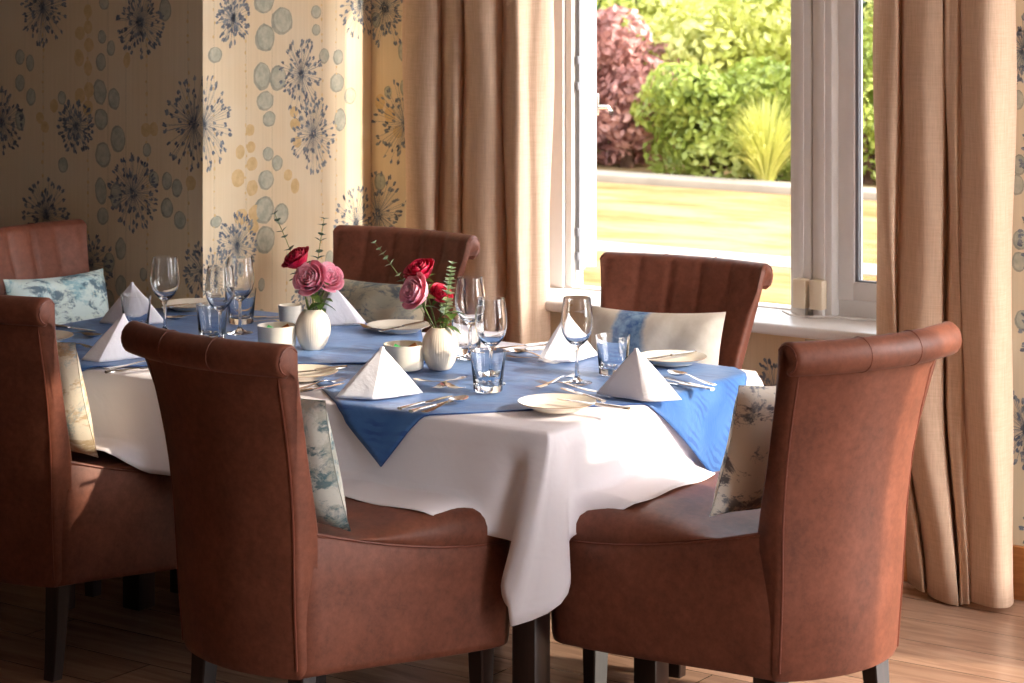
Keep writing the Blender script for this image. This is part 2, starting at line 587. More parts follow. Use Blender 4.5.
# end wall of the alcove, lit from the window
b = MB()
b.add(*box_vf(EX - 0.1, EX, PY + 0.1, 2.25, 0, CEIL))
pe = Paper(b, lambda s, z, l: (EX + l, s, z), PY, WY, 0.16, CEIL)
def E(px, py):
    p = on_x(px, py, EX); return p.y, p.z
SE = FPX / depth_of(on_x(280, 100, EX))
pe.string(E(272, 0)[0], 0.2, 2.55)
for x in (246, 214, 322, 336): pe.string(E(x, 0)[0], 0.2, 2.55, 0.005)
for px, py, r in ((233, 18, 24), (301, 74, 34), (313, 134, 35), (203, 124, 42), (360, 4, 34), (356, 224, 36), (237, 246, 30)):
    pe.allium(*E(px, py), r / SE)
for px, py, rx, ry in ((264, 2, 9, 12), (282, 21, 10, 14), (265, 38, 9, 14), (262, 76, 8, 14), (265, 101, 8, 10), (269, 119, 6, 8), (264, 210, 9, 14),
                       (281, 214, 7, 11), (265, 240, 9, 14), (278, 78, 8, 13), (268, 154, 5, 7), (277, 163, 5, 8), (266, 180, 7, 10), (316, 30, 4, 6),
                       (337, 83, 7, 10), (340, 120, 6, 12), (324, 56, 5, 8), (215, 55, 6, 8), (316, 12, 5, 7), (338, 57, 5, 8), (350, 96, 6, 9), (216, 222, 5, 6)):
    pe.oval(*E(px, py), rx / SE / 0.6, ry / SE)
for px, py, rx, ry in ((250, 130, 4, 6), (251, 147, 4, 6), (252, 164, 5, 7), (252, 188, 5, 8), (238, 178, 6, 9), (240, 152, 4, 7), (253, 227, 5, 8),
                       (241, 217, 6, 8), (255, 213, 6, 8), (294, 112, 4, 6), (295, 124, 5, 6), (297, 142, 4, 6), (288, 175, 4, 6), (295, 186, 4, 8)):
    pe.oval(*E(px, py), rx / SE / 0.6, ry / SE, True)
pe.repeat(PY + 0.03, WY, 0.25, 0.88)
pe.repeat(PY + 0.03, WY, 1.85, 2.5)
structure(b.build('wall_end', PMATS, smooth=False))

# window wall: left reveal splayed out of sight to pass a sun strip, opening, wall below the sill and to the right
WINX0, WINX1, SILLZ, HEADZ = -1.40, 0.34, 0.73, 2.40
b = MB()
plan = [(EX - 0.1, WY), (-1.80, WY), (WINX0, 2.06), (WINX0, 2.14), (EX - 0.1, 2.14)]
b.add(*rings_vf([[(x, y, 0) for x, y in plan], [(x, y, CEIL) for x, y in plan]]))
b.add(*box_vf(WINX1, RX + 0.15, WY, 2.14, 0, CEIL))
b.add(*box_vf(-1.76, WINX1, WY, 2.14, 0, SILLZ - 0.035))
b.add(*box_vf(-1.76, WINX1, WY, 2.14, HEADZ, CEIL))
pb = Paper(b, lambda s, z, l: (s, WY - l, z), EX, -1.77, 0.16, CEIL)
def Bk(px, py):
    p = on_y(px, py, WY); return p.x, p.z
for px, py, r in ((385, 8, 38), (405, 124, 40), (378, 214, 38)): pb.allium(*Bk(px, py), r / 290)
for px, py, rx, ry in ((404, 52, 6, 11), (380, 182, 6, 9), (388, 92, 4, 6), (405, 88, 5, 9), (376, 20, 5, 8)): pb.oval(*Bk(px, py), rx / 240, ry / 290)
for px, py, rx, ry in ((380, 102, 5, 8), (390, 115, 6, 8), (398, 132, 5, 6)): pb.oval(*Bk(px, py), rx / 240, ry / 290, True)
pb.lim = (-1.5, WINX1, 0.16, SILLZ - 0.05); pb.repeat(-1.45, WINX1, 0.2, SILLZ - 0.06)
pb.lim = (WINX1, RX, 0.16, CEIL)
for px, py in ((1021, 60), (1017, 100), (1019, 165), (1017, 185), (1020, 240), (1019, 262), (1022, 320)): pb.oval(*Bk(px, py), 0.022, 0.03)
for px, py in ((1024, 50), (1026, 430)): pb.allium(*Bk(px, py), 0.1)
pb.repeat(0.46, RX, 0.2, 2.55)
structure(b.build('wall_window', PMATS, smooth=False))

# added right wall, out of view: openings, slit and pier placed to shape sunbeams
HEADR = 2.58
slab('wall_right_sunmask', [(RX, RX + 0.15, -0.6, 0.53, 0, CEIL), (RX, RX + 0.15, 0.53, 0.68, 0, 2.3), (RX, RX + 0.15, 0.68, 0.715, 0, CEIL),
                    (RX, RX + 0.15, 1.72, WY, 0, CEIL), (RX, RX + 0.15, 0.53, 1.72, HEADR, CEIL), (RX, RX + 0.15, -1.05, -0.6, 2.4, CEIL), (RX, RX + 0.15, -2.2, -1.05, 0, CEIL)], M['plaster'])
slab('wall_return', [(RX, 4.6, -2.35, -2.2, 0, CEIL)], M['panel'])  # invented front of the room, unseen, closed and dark to hold back fill light
slab('wall_far_right', [(4.6, 4.75, -8, -2.2, 0, CEIL)], M['panel'])
slab('wall_behind', [(-5.0, 4.6, -8.15, -8.0, 0, CEIL)], M['panel'])
slab('wall_far_left', [(-5.1, -5.0, -8.0, PY, 0, CEIL)], M['panel'])
def skirting(name, bx): 
    bb = MB(); bb.add(*bev_box(*bx, 0.006, 2)); return structure(bb.build(name, M['skirting']))
skirting('baseboard_right', (0.1, RX, WY - 0.022, WY, 0, 0.155))
skirting('baseboard_window', (EX, 0.1, WY - 0.022, WY, 0, 0.155))
skirting('baseboard_end', (EX, EX + 0.022, PY, WY - 0.03, 0, 0.155))
skirting('baseboard_left', (-5.0, EX + 0.022, PY - 0.022, PY, 0, 0.155))

# ------------------------------------------------------------------ windows
FY0, FY1 = 2.06, 2.13
def frame_bar(mb, x0, x1, y0, y1, z0, z1, r=0.006):
    mb.add(*bev_box(x0, x1, y0, y1, z0, z1, r, 2))
w1 = structure(empty('window_1', (0, 0, 0)))
b = MB()
Z0 = SILLZ
# outer frame, left jamb with stepped rebates
def fx_(px, y): return on_y(px, 200, y).x
frame_bar(b, -1.45, fx_(563, FY0), FY0, FY1, Z0, HEADZ)
frame_bar(b, fx_(563, FY0), fx_(572, FY0 + 0.012), FY0 + 0.012, FY1, Z0, HEADZ)
frame_bar(b, fx_(572, FY0 + 0.012), fx_(577, FY0 + 0.03), FY0 + 0.03, FY1, Z0, HEADZ)
frame_bar(b, -0.37, 0.34, FY0 + 0.0015, FY1 - 0.001, Z0 - 0.01, Z0 + 0.055)
frame_bar(b, -1.40, -0.33, FY0 + 0.01, FY1, Z0 - 0.02, Z0 + 0.006, 0.003)
frame_bar(b, -1.40, 0.34, FY0 + 0.001, FY1 - 0.001, HEADZ - 0.06, HEADZ)
# mullion: two grooved pillars side by side
PF = FY0 - 0.045
frame_bar(b, fx_(790, PF), fx_(811.3, PF), PF, FY1, Z0, HEADZ)
frame_bar(b, fx_(812.3, PF), fx_(832, PF), PF, FY1, Z0, HEADZ)
frame_bar(b, fx_(797, PF), fx_(804, PF), PF - 0.005, PF + 0.005, Z0, HEADZ, 0.003)
frame_bar(b, fx_(817, PF), fx_(825, PF), PF - 0.005, PF + 0.005, Z0, HEADZ, 0.003)
frame_bar(b, fx_(828, PF), fx_(838, FY0 + 0.01), FY0 + 0.012, FY1, Z0, HEADZ)
b.build('frame', M['upvc'], w1)
g = MB(); g.add(*box_vf(fx_(576, FY0 + 0.03), fx_(579.5, FY0 + 0.03), FY0 + 0.03, FY1 - 0.005, Z0 + 0.06, HEADZ - 0.06)); g.build('gasket', M['gasket'], w1, smooth=False)
for py in (60, 86, 232, 256):
    z = on_y(577, py, FY0 + 0.03).z
    k = MB(); k.add(*bev_box(fx_(575.5, FY0 + 0.027), fx_(578.5, FY0 + 0.027), FY0 + 0.024, FY0 + 0.05, z - 0.014, z + 0.014, 0.002, 1)); k.build('striker_plate', M['gasket'], w1)
sl = MB(); sl.add(*bev_box(-1.44, 0.335, 1.80, FY0 + 0.02, SILLZ - 0.035, SILLZ, 0.012, 3)); sl.build('window_sill', M['upvc'], w1)
# open casement leaf, hinged on the left jamb and swung outwards
sash = empty('sash'); sash.parent = w1
hinge = Vector((fx_(587.5, FY1 + 0.04), FY1 + 0.04, 0))
d0 = at_depth(587.5, 200, 9.2); d0.z = 0
ang = math.atan2(d0.y - hinge.y, d0.x - hinge.x)
sash.location = hinge; sash.rotation_euler = (0, 0, ang)
LW = 0.72
b = MB()
zt, zb = HEADZ - 0.07, Z0 + 0.06
for bx in ((0, 0.06, -0.03, 0.03, zb, zt), (LW - 0.06, LW, -0.03, 0.03, zb, zt), (0.05, LW - 0.05, -0.029, 0.029, zb, zb + 0.06), (0.05, LW - 0.05, -0.029, 0.029, zt - 0.06, zt)):
    frame_bar(b, *bx)
b.build('sash_frame', M['upvc'], sash)
b = MB(); b.add(*box_vf(0.05, LW - 0.05, -0.006, 0.006, zb + 0.05, zt - 0.05)); b.build('pane', M['pane'], sash, smooth=False)
zh = 1.28
b = MB(); b.add(*bev_box(LW - 0.045, LW - 0.015, -0.042, -0.03, zh - 0.03, zh + 0.05, 0.004, 2))
b.add(*tube_vf([(LW - 0.03, -0.03, zh), (LW - 0.03, -0.075, zh), (LW - 0.035, -0.082, zh - 0.01), (LW - 0.10, -0.085, zh - 0.012), (LW - 0.13, -0.085, zh - 0.014)], 0.0085, 10))
b.build('handle', M['steel'], sash)

w2 = structure(empty('window_2'))
b = MB()
sx0, sx1 = fx_(837.5, FY0 - 0.004), 0.335
frame_bar(b, sx0, sx0 + 0.056, FY0 - 0.004, FY1 - 0.01, Z0 + 0.05, HEADZ - 0.06)
frame_bar(b, sx1 - 0.058, sx1, FY0 - 0.004, FY1 - 0.01, Z0 + 0.05, HEADZ - 0.06)
frame_bar(b, sx0 + 0.002, sx1, FY0 - 0.003, FY1 - 0.011, Z0 + 0.051, Z0 + 0.108)
frame_bar(b, sx0 + 0.002, sx1, FY0 - 0.003, FY1 - 0.011, HEADZ - 0.12, HEADZ - 0.06)
b.build('sash_frame', M['upvc'], w2)
b = MB()
b.add(*box_vf(sx0 + 0.054, sx0 + 0.066, FY0 + 0.006, FY0 + 0.03, Z0 + 0.10, HEADZ - 0.11))
b.add(*box_vf(sx0 + 0.054, sx1 - 0.05, FY0 + 0.006, FY0 + 0.03, Z0 + 0.104, Z0 + 0.112))
b.add(*box_vf(sx0 - 0.012, sx0 + 0.001, FY0 + 0.006, FY0 + 0.03, Z0 + 0.056, HEADZ - 0.06))
b.build('gasket', M['gasket'], w2, smooth=False)
b = MB(); b.add(*box_vf(sx0 + 0.05, sx1 - 0.05, FY0 + 0.024, FY0 + 0.034, Z0 + 0.10, HEADZ - 0.11)); b.build('pane', M['pane'], w2, smooth=False)

# little sensors and their cable at the foot of the mullion
for i, (x, nm) in enumerate(((on_y(800, 285, FY0 - 0.08).x, 'left'), (on_y(817, 285, FY0 - 0.08).x, 'right'))):
    s = empty('window_sensor', (x, FY0 - 0.062, SILLZ))
    tag(s, 'small ivory sensor box at foot of the %s half of white mullion' % nm, 'sensor', 'ivory sensor boxes on the mullion')
    b = MB(); b.add(*bev_box(-0.022, 0.022, -0.028, 0.008, 0.025, 0.115, 0.004, 2)); b.build('case', M['ivory'], s)
    b = MB(); b.add(*bev_box(-0.016, 0.016, -0.014, 0.006, 0.0, 0.027, 0.003, 2)); b.build('bracket', M['upvc'], s)
b = MB()
b.add(*tube_vf(catmull([(-0.44, 1.955, 0.745), (-0.40, 1.95, 0.735), (-0.34, 1.965, 0.735), (-0.28, 1.99, 0.738), (-0.22, 2.0, 0.735), (-0.15, 2.02, 0.735)], 6), 0.003, 6))
tag(b.build('cable', M['upvc']), 'thin white cable trailing from the sensor boxes along the window sill', 'cable')

# ------------------------------------------------------------------ curtains
def curtain(name, plan, label, zbot, ztop=2.42, narrow=None, cols=None):
    pts = catmull([(x, y, 0) for x, y in plan], 8)
    nz = 26
    b = MB(); n = len(pts)
    verts = []; faces = []
    for k in range(nz + 1):
        t = k / nz
        z = lerp(zbot, ztop, t)
        for i, p in enumerate(pts):
            f = i / (n - 1)
            q = p.copy(); 
            if narrow: q = narrow(q, f, z)
            wob = 0.006 * math.sin(3.1 * z + 9 * f) + 0.004 * math.sin(7 * z + 23 * f)
            hem = 0.010 * math.sin(8 * f + 1) if k == 0 else 0
            verts.append((q.x + wob * 0.6, q.y + wob, z + hem))
    for k in range(nz):
        for i in range(n - 1):
            a = k * n + i
            faces.append((a, a + 1, a + n + 1, a + n))
    b.add(verts, faces)
    o = b.build(name, M['curtain'], angle=0)
    sm = o.modifiers.new('thick', 'SOLIDIFY'); sm.thickness = 0.006
    tag(o, label, 'curtain')
    return o

def cp(px, y): return (on_y(px, 300, y).x, y)
YF, YB = 1.69, 1.765
left_plan = [cp(407, 1.78), cp(411, 1.735), cp(420, YF), cp(434, YF + 0.005), cp(441, YB), cp(447, YF + 0.02), cp(456, YF), cp(462, YB), cp(467, YF),
             cp(483, YF - 0.015), cp(496, YF + 0.015), cp(504, YB), cp(509, YF + 0.03), cp(517, YF), cp(522, YF + 0.015), cp(529, YF + 0.06), cp(538, YF + 0.085), cp(545, YF + 0.115), cp(550, YF + 0.15)]
curtain('curtain', left_plan, 'full-length beige linen curtain left of the window, beside patterned wallpaper', 0.02)
RYF, RYB = 1.70, 1.80
right_plan = [cp(876, 1.80), cp(879, 1.755), cp(888, RYF + 0.02), cp(897, RYF + 0.02), cp(900, RYF + 0.07), cp(905, RYF + 0.02), cp(922, RYF - 0.01), cp(938, RYF),
              cp(942.5, RYF + 0.02), cp(944.5, RYB - 0.01), cp(947, RYF + 0.02), cp(951, RYF + 0.01), cp(958, RYF + 0.005), cp(961.5, RYF + 0.025), cp(966, RYF), cp(985, RYF - 0.03), cp(1000, RYF - 0.01), cp(1009, RYF + 0.04), cp(1014, 1.79)]
def rnarrow(q, f, z):
    pull = (1 - f) * 0.10 * (1 - smooth01(z / 0.6))
    q.x += pull
    return q
curtain('curtain', right_plan, 'full-length beige linen curtain right of the window, behind the nearest right chair', 0.012, narrow=rnarrow)

# ------------------------------------------------------------------ chairs
def back_profile():
    # (y, z, half width, curvature weight): up the rear panel, round the scroll, down the front
    rear = [(-0.262, 0.238, 0.184), (-0.272, 0.26, 0.188), (-0.284, 0.42, 0.192), (-0.292, 0.58, 0.197), (-0.306, 0.70, 0.201), (-0.326, 0.80, 0.206), (-0.350, 0.895, 0.212), (-0.362, 0.925, 0.220)]
    cy, cz, r = -0.368, 0.960, 0.037
    roll = []
    for a in range(-70, -331, -20):
        t = math.radians(a)
        roll.append((cy + r * math.cos(t) , cz + r * math.sin(t), 0.252))
    roll = [(y, z, w) for (y, z, w) in roll if not (y > cy and z < cz + 0.01)]
    front = [(-0.322, 0.92, 0.243), (-0.298, 0.86, 0.227), (-0.262, 0.74, 0.208), (-0.232, 0.63, 0.200), (-0.212, 0.54, 0.196), (-0.205, 0.40, 0.196), (-0.205, 0.262, 0.188), (-0.215, 0.24, 0.184)]
    return rear, roll, front

def chair_back():
    rear, roll, front = back_profile()
    prof = [(y, z, w, 0) for y, z, w in rear] + [(y, z, w, 1) for y, z, w in roll] + [(y, z, w, 2) for y, z, w in front]
    NC = 49
    cols = []
    ts = []
    for i in range(NC): ts.append(-1 + 2 * i / (NC - 1))
    cyc = Vector((0, 0))
    rings = []
    def ring(t, inset):
        out = []
        my = sum(p[0] for p in prof) / len(prof)
        for (y, z, w, k) in prof:
            x = t * (w - (0.0 if inset is None else 0.0))
            yy = y - 0.045 + 0.045 * t * t
            if k == 2 or (k == 1 and y > -0.366):
                # vertical channels sewn into the front
                fx = x / 0.094 + 0.5
                g = abs(fx - round(fx)) * 2
                fade = smooth01((z - 0.36) / 0.1)
                yy -= 0.007 * (1 - smooth01(g / 0.28)) * fade
            out.append(Vector((x, yy, z)))
        return out
    base = [ring(t, None) for t in ts]
    # rounded ends: shrink the profile towards its inside
    def shrink(rg, d, dx):
        n = len(rg); out = []
        for i in range(n):
            p, a, c = rg[i], rg[i - 1], rg[(i + 1) % n]
            tan = Vector((0, c.y - a.y, c.z - a.z))
            if tan.length < 1e-9: tan = Vector((0, 0, 1))
            tan.normalize()
            nrm = Vector((0, -tan.z, tan.y))
            out.append(p - nrm * d * SGN + Vector((dx, 0, 0)))
        return out
    global SGN
    # profile runs rear-up, over, front-down: outward normal is to the left of travel
    SGN = 1.0
    e0 = [shrink(base[0], 0.012, -0.009), shrink(base[0], 0.004, -0.005)]
    e1 = [shrink(base[-1], 0.004, 0.005), shrink(base[-1], 0.012, 0.009)]
    rings = e0 + base + e1
    return rings_vf(rings, True, True, True)

FRONT_HALF = 0.345
def seat_plan(inset=0.0, n_side=10):
    """closed outline of the seat seen from above, front corners rounded"""
    rw, fw, yb, yf, rc = 0.192, FRONT_HALF, -0.262, 0.310, 0.06
    pts = []
    # right side from back to front
    for i in range(n_side + 1):
        t = i / n_side
        y = lerp(yb, yf - rc, t)
        x = lerp(rw, fw, math.sin(t * PI / 2) * 0.25 + t * 0.75)
        pts.append((x, y))
    for i in range(1, 7):
        a = i / 6 * PI / 2
        pts.append((fw - rc + rc * math.cos(a), yf - rc + rc * math.sin(a)))
    for i in range(1, 8):
        t = i / 8
        x = lerp(fw - rc, -(fw - rc), t)
        pts.append((x, yf + 0.018 * math.sin(PI * t)))
    left = [(-x, y) for x, y in pts[:n_side + 7]]
    pts += left[::-1]
    for i in range(1, 6):
        t = i / 6
        pts.append((lerp(-rw, rw, t), yb - 0.035 * math.sin(PI * t)))
    cx, cy = 0.0, 0.03
    out = []
    for x, y in pts:
        k = max(0.0, 1 - inset / max(0.05, math.hypot(x, y - cy)))
        out.append((x * k, cy + (y - cy) * k))
    return out

def seat_top(x, y):
    return 0.095 * max(0.0, min(1.0, (0.24 - y) / 0.5)) ** 1.7 * smooth01((abs(x) - 0.02) / 0.14)

def chair_seat():
    rings = []
    def hem(y): return 0.238 - 0.012 * smooth01((y + 0.25) / 0.5)
    for z, ins, top in ((0.0, 0.016, False), (0.004, 0.004, False), (0.02, 0.0, False), (0.12, -0.004, False), (0.2, -0.003, False)):
        rings.append([(x, y, hem(y) + z) for x, y in seat_plan(ins)])
    for z, ins, rise in ((0.462, -0.001, 1), (0.470, 0.004, 1), (0.474, 0.003, 1), (0.490, -0.002, .8), (0.508, 0.0, .6), (0.525, 0.008, .4), (0.538, 0.022, .25), (0.547, 0.042, .15), (0.552, 0.07, .1), (0.555, 0.11, 0), (0.557, 0.17, 0)):
        rings.append([(x, y, z + seat_top(x, y) * rise + (1 - rise) * (0.006 * smooth01(y / 0.25) - 0.030 * smooth01((0.12 - y) / 0.32))) for x, y in seat_plan(ins)])
    V, F = rings_vf(rings, True, True, False)
    n = len(rings[0]); b = (len(rings) - 1) * n
    V.append((0, 0.03, 0.551)); c = len(V) - 1
    for i in range(n): F.append((b + i, b + (i + 1) % n, c))
    return V, F

def make_chair():
    root = empty('dining_chair')
    b = MB(); b.add(*chair_seat()); seat = b.build('seat', M['leather'], root, angle=60)
    pl = [Vector((x, y, 0.470 + seat_top(x, y))) for x, y in seat_plan(-0.0005)]
    b = MB(); b.add(*tube_vf(pl[:10 + 7 + 7 + 17], 0.0026, 6)); b.build('piping', M['piping'], seat)
    b = MB(); b.add(*chair_back()); back = b.build('backrest', M['leather'], root, angle=60)
    rear, roll, front = back_profile()
    b = MB()
    for s in (-1, 1):
        path = [Vector((s * (w - 0.001), y - 0.0005, z)) for y, z, w in rear[1:]]
        cy, cz, r = -0.368, 0.960, 0.037
        loop = [Vector((s * 0.259, cy + r * 0.8 * math.cos(a), cz + r * 0.8 * math.sin(a))) for a in [math.radians(q) for q in range(-110, -330, -24)]]
        b.add(*tube_vf(catmull(path + [Vector((s * 0.232, -0.374, 0.924))] , 3), 0.0028, 6))
        b.add(*tube_vf(loop, 0.002, 6))
        # stitched ring round the scroll
        ring = [Vector((s * 0.078, cy - 0.045 + 0.005 + (r + 0.0006) * math.cos(a), cz + (r + 0.0006) * math.sin(a))) for a in [math.radians(q) for q in range(-70, -300, -15)]]
        b.add(*tube_vf(ring, 0.0011, 5))
    b.build('piping', M['piping'], back)
    for sx in (-1, 1):
        for fy in (0, 1):
            x1, y1 = (sx * 0.158, -0.225) if not fy else (sx * 0.275, 0.250)
            x0, y0 = (x1 * 1.06, y1 - 0.03) if not fy else (x1, y1 + 0.004)
            w1_, w0_ = 0.025, 0.018
            rg = []
            for k in range(7):
                t = k / 6
                x, y, w = lerp(x0, x1, t ** 0.7), lerp(y0, y1, t ** 0.7), lerp(w0_, w1_, t)
                c = w * 0.85
                rg.append([(x - w, y - c, t * 0.27), (x - c, y - w, t * 0.27), (x + c, y - w, t * 0.27), (x + w, y - c, t * 0.27), (x + w, y + c, t * 0.27), (x + c, y + w, t * 0.27), (x - c, y + w, t * 0.27), (x - w, y + c, t * 0.27)])
            b = MB(); b.add(*rings_vf(rg)); b.build('leg', M['darkwood'], root, angle=30)
    return root

def copy_tree(o, parent=None):
    c = o.copy(); COL.objects.link(c)
    if parent is not None: c.parent = parent
    for ch in list(o.children): copy_tree(ch, c)
    return c

CH = make_chair()
FRONT_HALF = 0.392
CH_WIDE = make_chair()
# x, y, facing (degrees, 0 = towards the window)
CHAIRS = [
    (-0.50, -0.206, -5.5, 'brown leather dining chair seen from behind, nearest on the left with scrolled top'),
    (0.342, 0.362, 90 - 20, 'brown leather dining chair at right table end, turned away beside the right curtain'),
    (-1.535, 0.012, 0.0, 'brown leather dining chair cut off by the left picture edge, second from the camera'),
    (-0.368, 0.93, 185.0, 'brown leather dining chair facing us in front of the open window'),
    (-1.40, 0.945, 182.0, 'dark brown leather dining chair facing us before the left curtain and wallpaper'),
    (-2.082, 0.672, -90.0, 'dark brown leather dining chair at the far left table end'),
]
chairs = []
for i, (x, y, a, lab) in enumerate(CHAIRS):
    c = CH if i == 0 else CH_WIDE if i == 1 else copy_tree(CH)
    c.location = (x, y, 0); c.rotation_euler = (0, 0, math.radians(a))
    c.scale = ((1, 0.965, 1, 1, 1, 1)[i], (1, 1.07, 0.96, 1, 1, 0.93)[i], (1.014, 1.024, 1.0, 0.988, 0.995, 1.0)[i])
    tag(c, lab, 'chair', 'dining chairs round the table')
    chairs.append(c)

# cushions
def pillow_vf(w, h, t, n=22):
    V = []; F = []
    for s in (1, -1):
        for j in range(n + 1):
            for i in range(n + 1):
                a, c = -1 + 2 * i / n, -1 + 2 * j / n
                k = (max(0, 1 - a ** 4) * max(0, 1 - c ** 4)) ** 0.55
                pin = 1 - 0.07 * (1 - a * a) * abs(c) ** 3
                pin2 = 1 - 0.06 * (1 - c * c) * abs(a) ** 3
                wr = 0.004 * math.sin(9 * a + 4 * c) * k
                V.append((a * w / 2 * pin2, s * (t / 2 * k + 0.001) + wr, c * h / 2 * pin))
    m = (n + 1) ** 2
    for s in range(2):
        for j in range(n):
            for i in range(n):
                a = s * m + j * (n + 1) + i
                F.append((a, a + 1, a + n + 2, a + n + 1))
    return V, F

CUSH = [
    (0, 'grey and teal watercolour cushion leaning in the nearest left chair', mat_cushion('cushion_teal', 3, srgb(214, 214, 204), [srgb(120, 160, 168), srgb(70, 110, 120), srgb(190, 190, 176)], 7)),
    (1, 'cream cushion with charcoal blotches leaning in the right end chair', mat_cushion('cushion_charcoal', 8, srgb(246, 240, 228), [srgb(234, 222, 202), srgb(74, 78, 92), srgb(130, 140, 152)], 6, (0.54, 0.59))),
    (2, 'cream and blue cushion seen edge on in the left-cropped chair', mat_cushion('cushion_edge', 5, srgb(228, 214, 190), [srgb(120, 150, 160), srgb(190, 160, 120)], 7, (0.52, 0.6))),
    (3, 'white cushion with one blue patch in front of the open window', None),
    (4, 'muted grey-green cushion in the dark chair before the left curtain', mat_cushion('cushion_sage', 2, srgb(176, 168, 146), [srgb(120, 128, 124), srgb(90, 100, 112), srgb(196, 180, 150)], 6)),
    (5, 'pale turquoise cushion in the chair at the far left table end', mat_cushion('cushion_turquoise', 9, srgb(200, 216, 214), [srgb(126, 170, 182), srgb(64, 90, 110), srgb(206, 220, 214)], 6, (0.5, 0.57))),
]
def mat_bluepatch():
    m, nt, b = new_mat('cushion_white_blue')
    v = coords(nt)
    sep = N(nt, 'ShaderNodeSeparateXYZ'); nt.links.new(v, sep.inputs[0])
    f = noise(nt, v, 16, 4, 0.7)
    # one dabbed blue band near the cushion's right-hand end
    mr = N(nt, 'ShaderNodeMath', operation='ADD'); nt.links.new(sep.outputs['X'], mr.inputs[0])
    sc = N(nt, 'ShaderNodeMath', operation='MULTIPLY'); nt.links.new(f, sc.inputs[0]); sc.inputs[1].default_value = 0.06
    nt.links.new(sc.outputs[0], mr.inputs[1])
    sh = N(nt, 'ShaderNodeMath', operation='ADD'); nt.links.new(mr.outputs[0], sh.inputs[0]); sh.inputs[1].default_value = 0.565
    k = ramp(nt, sh.outputs[0], [(0.60, (0, 0, 0, 1)), (0.62, (1, 1, 1, 1)), (0.70, (0.85, 0.85, 0.85, 1)), (0.715, (0, 0, 0, 1))])
    blot = ramp(nt, noise(nt, v, 22, 5, 0.75), [(0.38, srgb(60, 104, 160)), (0.6, srgb(150, 184, 208))])
    zz = ramp(nt, noise(nt, v, 9, 4, 0.7), [(0.35, srgb(222, 210, 190)), (0.6, srgb(238, 228, 212))])
    nt.links.new(mixc(nt, k, zz, blot), b.inputs['Base Color'])
    b.inputs['Roughness'].default_value = 0.8
    b.inputs['Specular IOR Level'].default_value = 0.2
    bump(nt, b, noise(nt, v, 14, 3, 0.5, 0.4), 0.25, 0.01)
    return m
for ci, lab, mt in CUSH:
    c = chairs[ci]
    b = MB(); b.add(*pillow_vf(0.42, 0.32, 0.095))
    o = b.build('cushion', mt or mat_bluepatch(), angle=0)
    dy = -0.135 if ci == 1 else -0.165
    loc = Matrix.Translation(c.location) @ Matrix.Rotation(c.rotation_euler.z, 4, 'Z') @ Matrix.Translation((0.0, dy, 0.725 if ci == 1 else 0.705)) @ Matrix.Rotation(math.radians(15 if ci != 3 else 14), 4, 'X') @ Matrix.Rotation(math.radians({3: 2.0, 5: -2, 1: 3}.get(ci, 0)), 4, 'Y')
    o.matrix_world = loc
    tag(o, lab, 'cushion', 'scatter cushions on the dining chairs')

# ------------------------------------------------------------------ table, cloths
TX0, TX1, TY0, TY1, TZ = -2.02, 0.0, 0.0, 0.975, 0.75
tb = empty('dining_table', ((TX0 + TX1) / 2, (TY0 + TY1) / 2, 0))
tag(tb, 'long dark wooden dining table under white and blue cloths', 'table')
ox, oy = tb.location.x, tb.location.y
b = MB(); b.add(*bev_box(TX0 + 0.01 - ox, TX1 - 0.01 - ox, TY0 + 0.01 - oy, TY1 - 0.01 - oy, 0.712, 0.744, 0.004, 2)); b.build('tabletop', M['darkwood'], tb)
b = MB()
for bx in ((TX0 + 0.06, TX1 - 0.06, TY0 + 0.06, TY0 + 0.085), (TX0 + 0.06, TX1 - 0.06, TY1 - 0.085, TY1 - 0.06), (TX0 + 0.06, TX0 + 0.085, TY0 + 0.06, TY1 - 0.06), (TX1 - 0.085, TX1 - 0.06, TY0 + 0.06, TY1 - 0.06)):
    b.add(*box_vf(bx[0] - ox, bx[1] - ox, bx[2] - oy, bx[3] - oy, 0.63, 0.713))
b.build('apron', M['darkwood'], tb, smooth=False)
for lx, ly in ((TX1 - 0.074, TY0 + 0.040), (TX1 - 0.065, TY0 + 0.565), (TX0 + 0.37, TY0 + 0.38), (TX0 + 0.37, TY0 + 0.575)):
    b = MB(); b.add(*bev_box(lx - 0.033 - ox, lx + 0.033 - ox, ly - 0.033 - oy, ly + 0.033 - oy, 0, 0.714, 0.004, 2)); b.build('leg', M['darkwood'], tb)

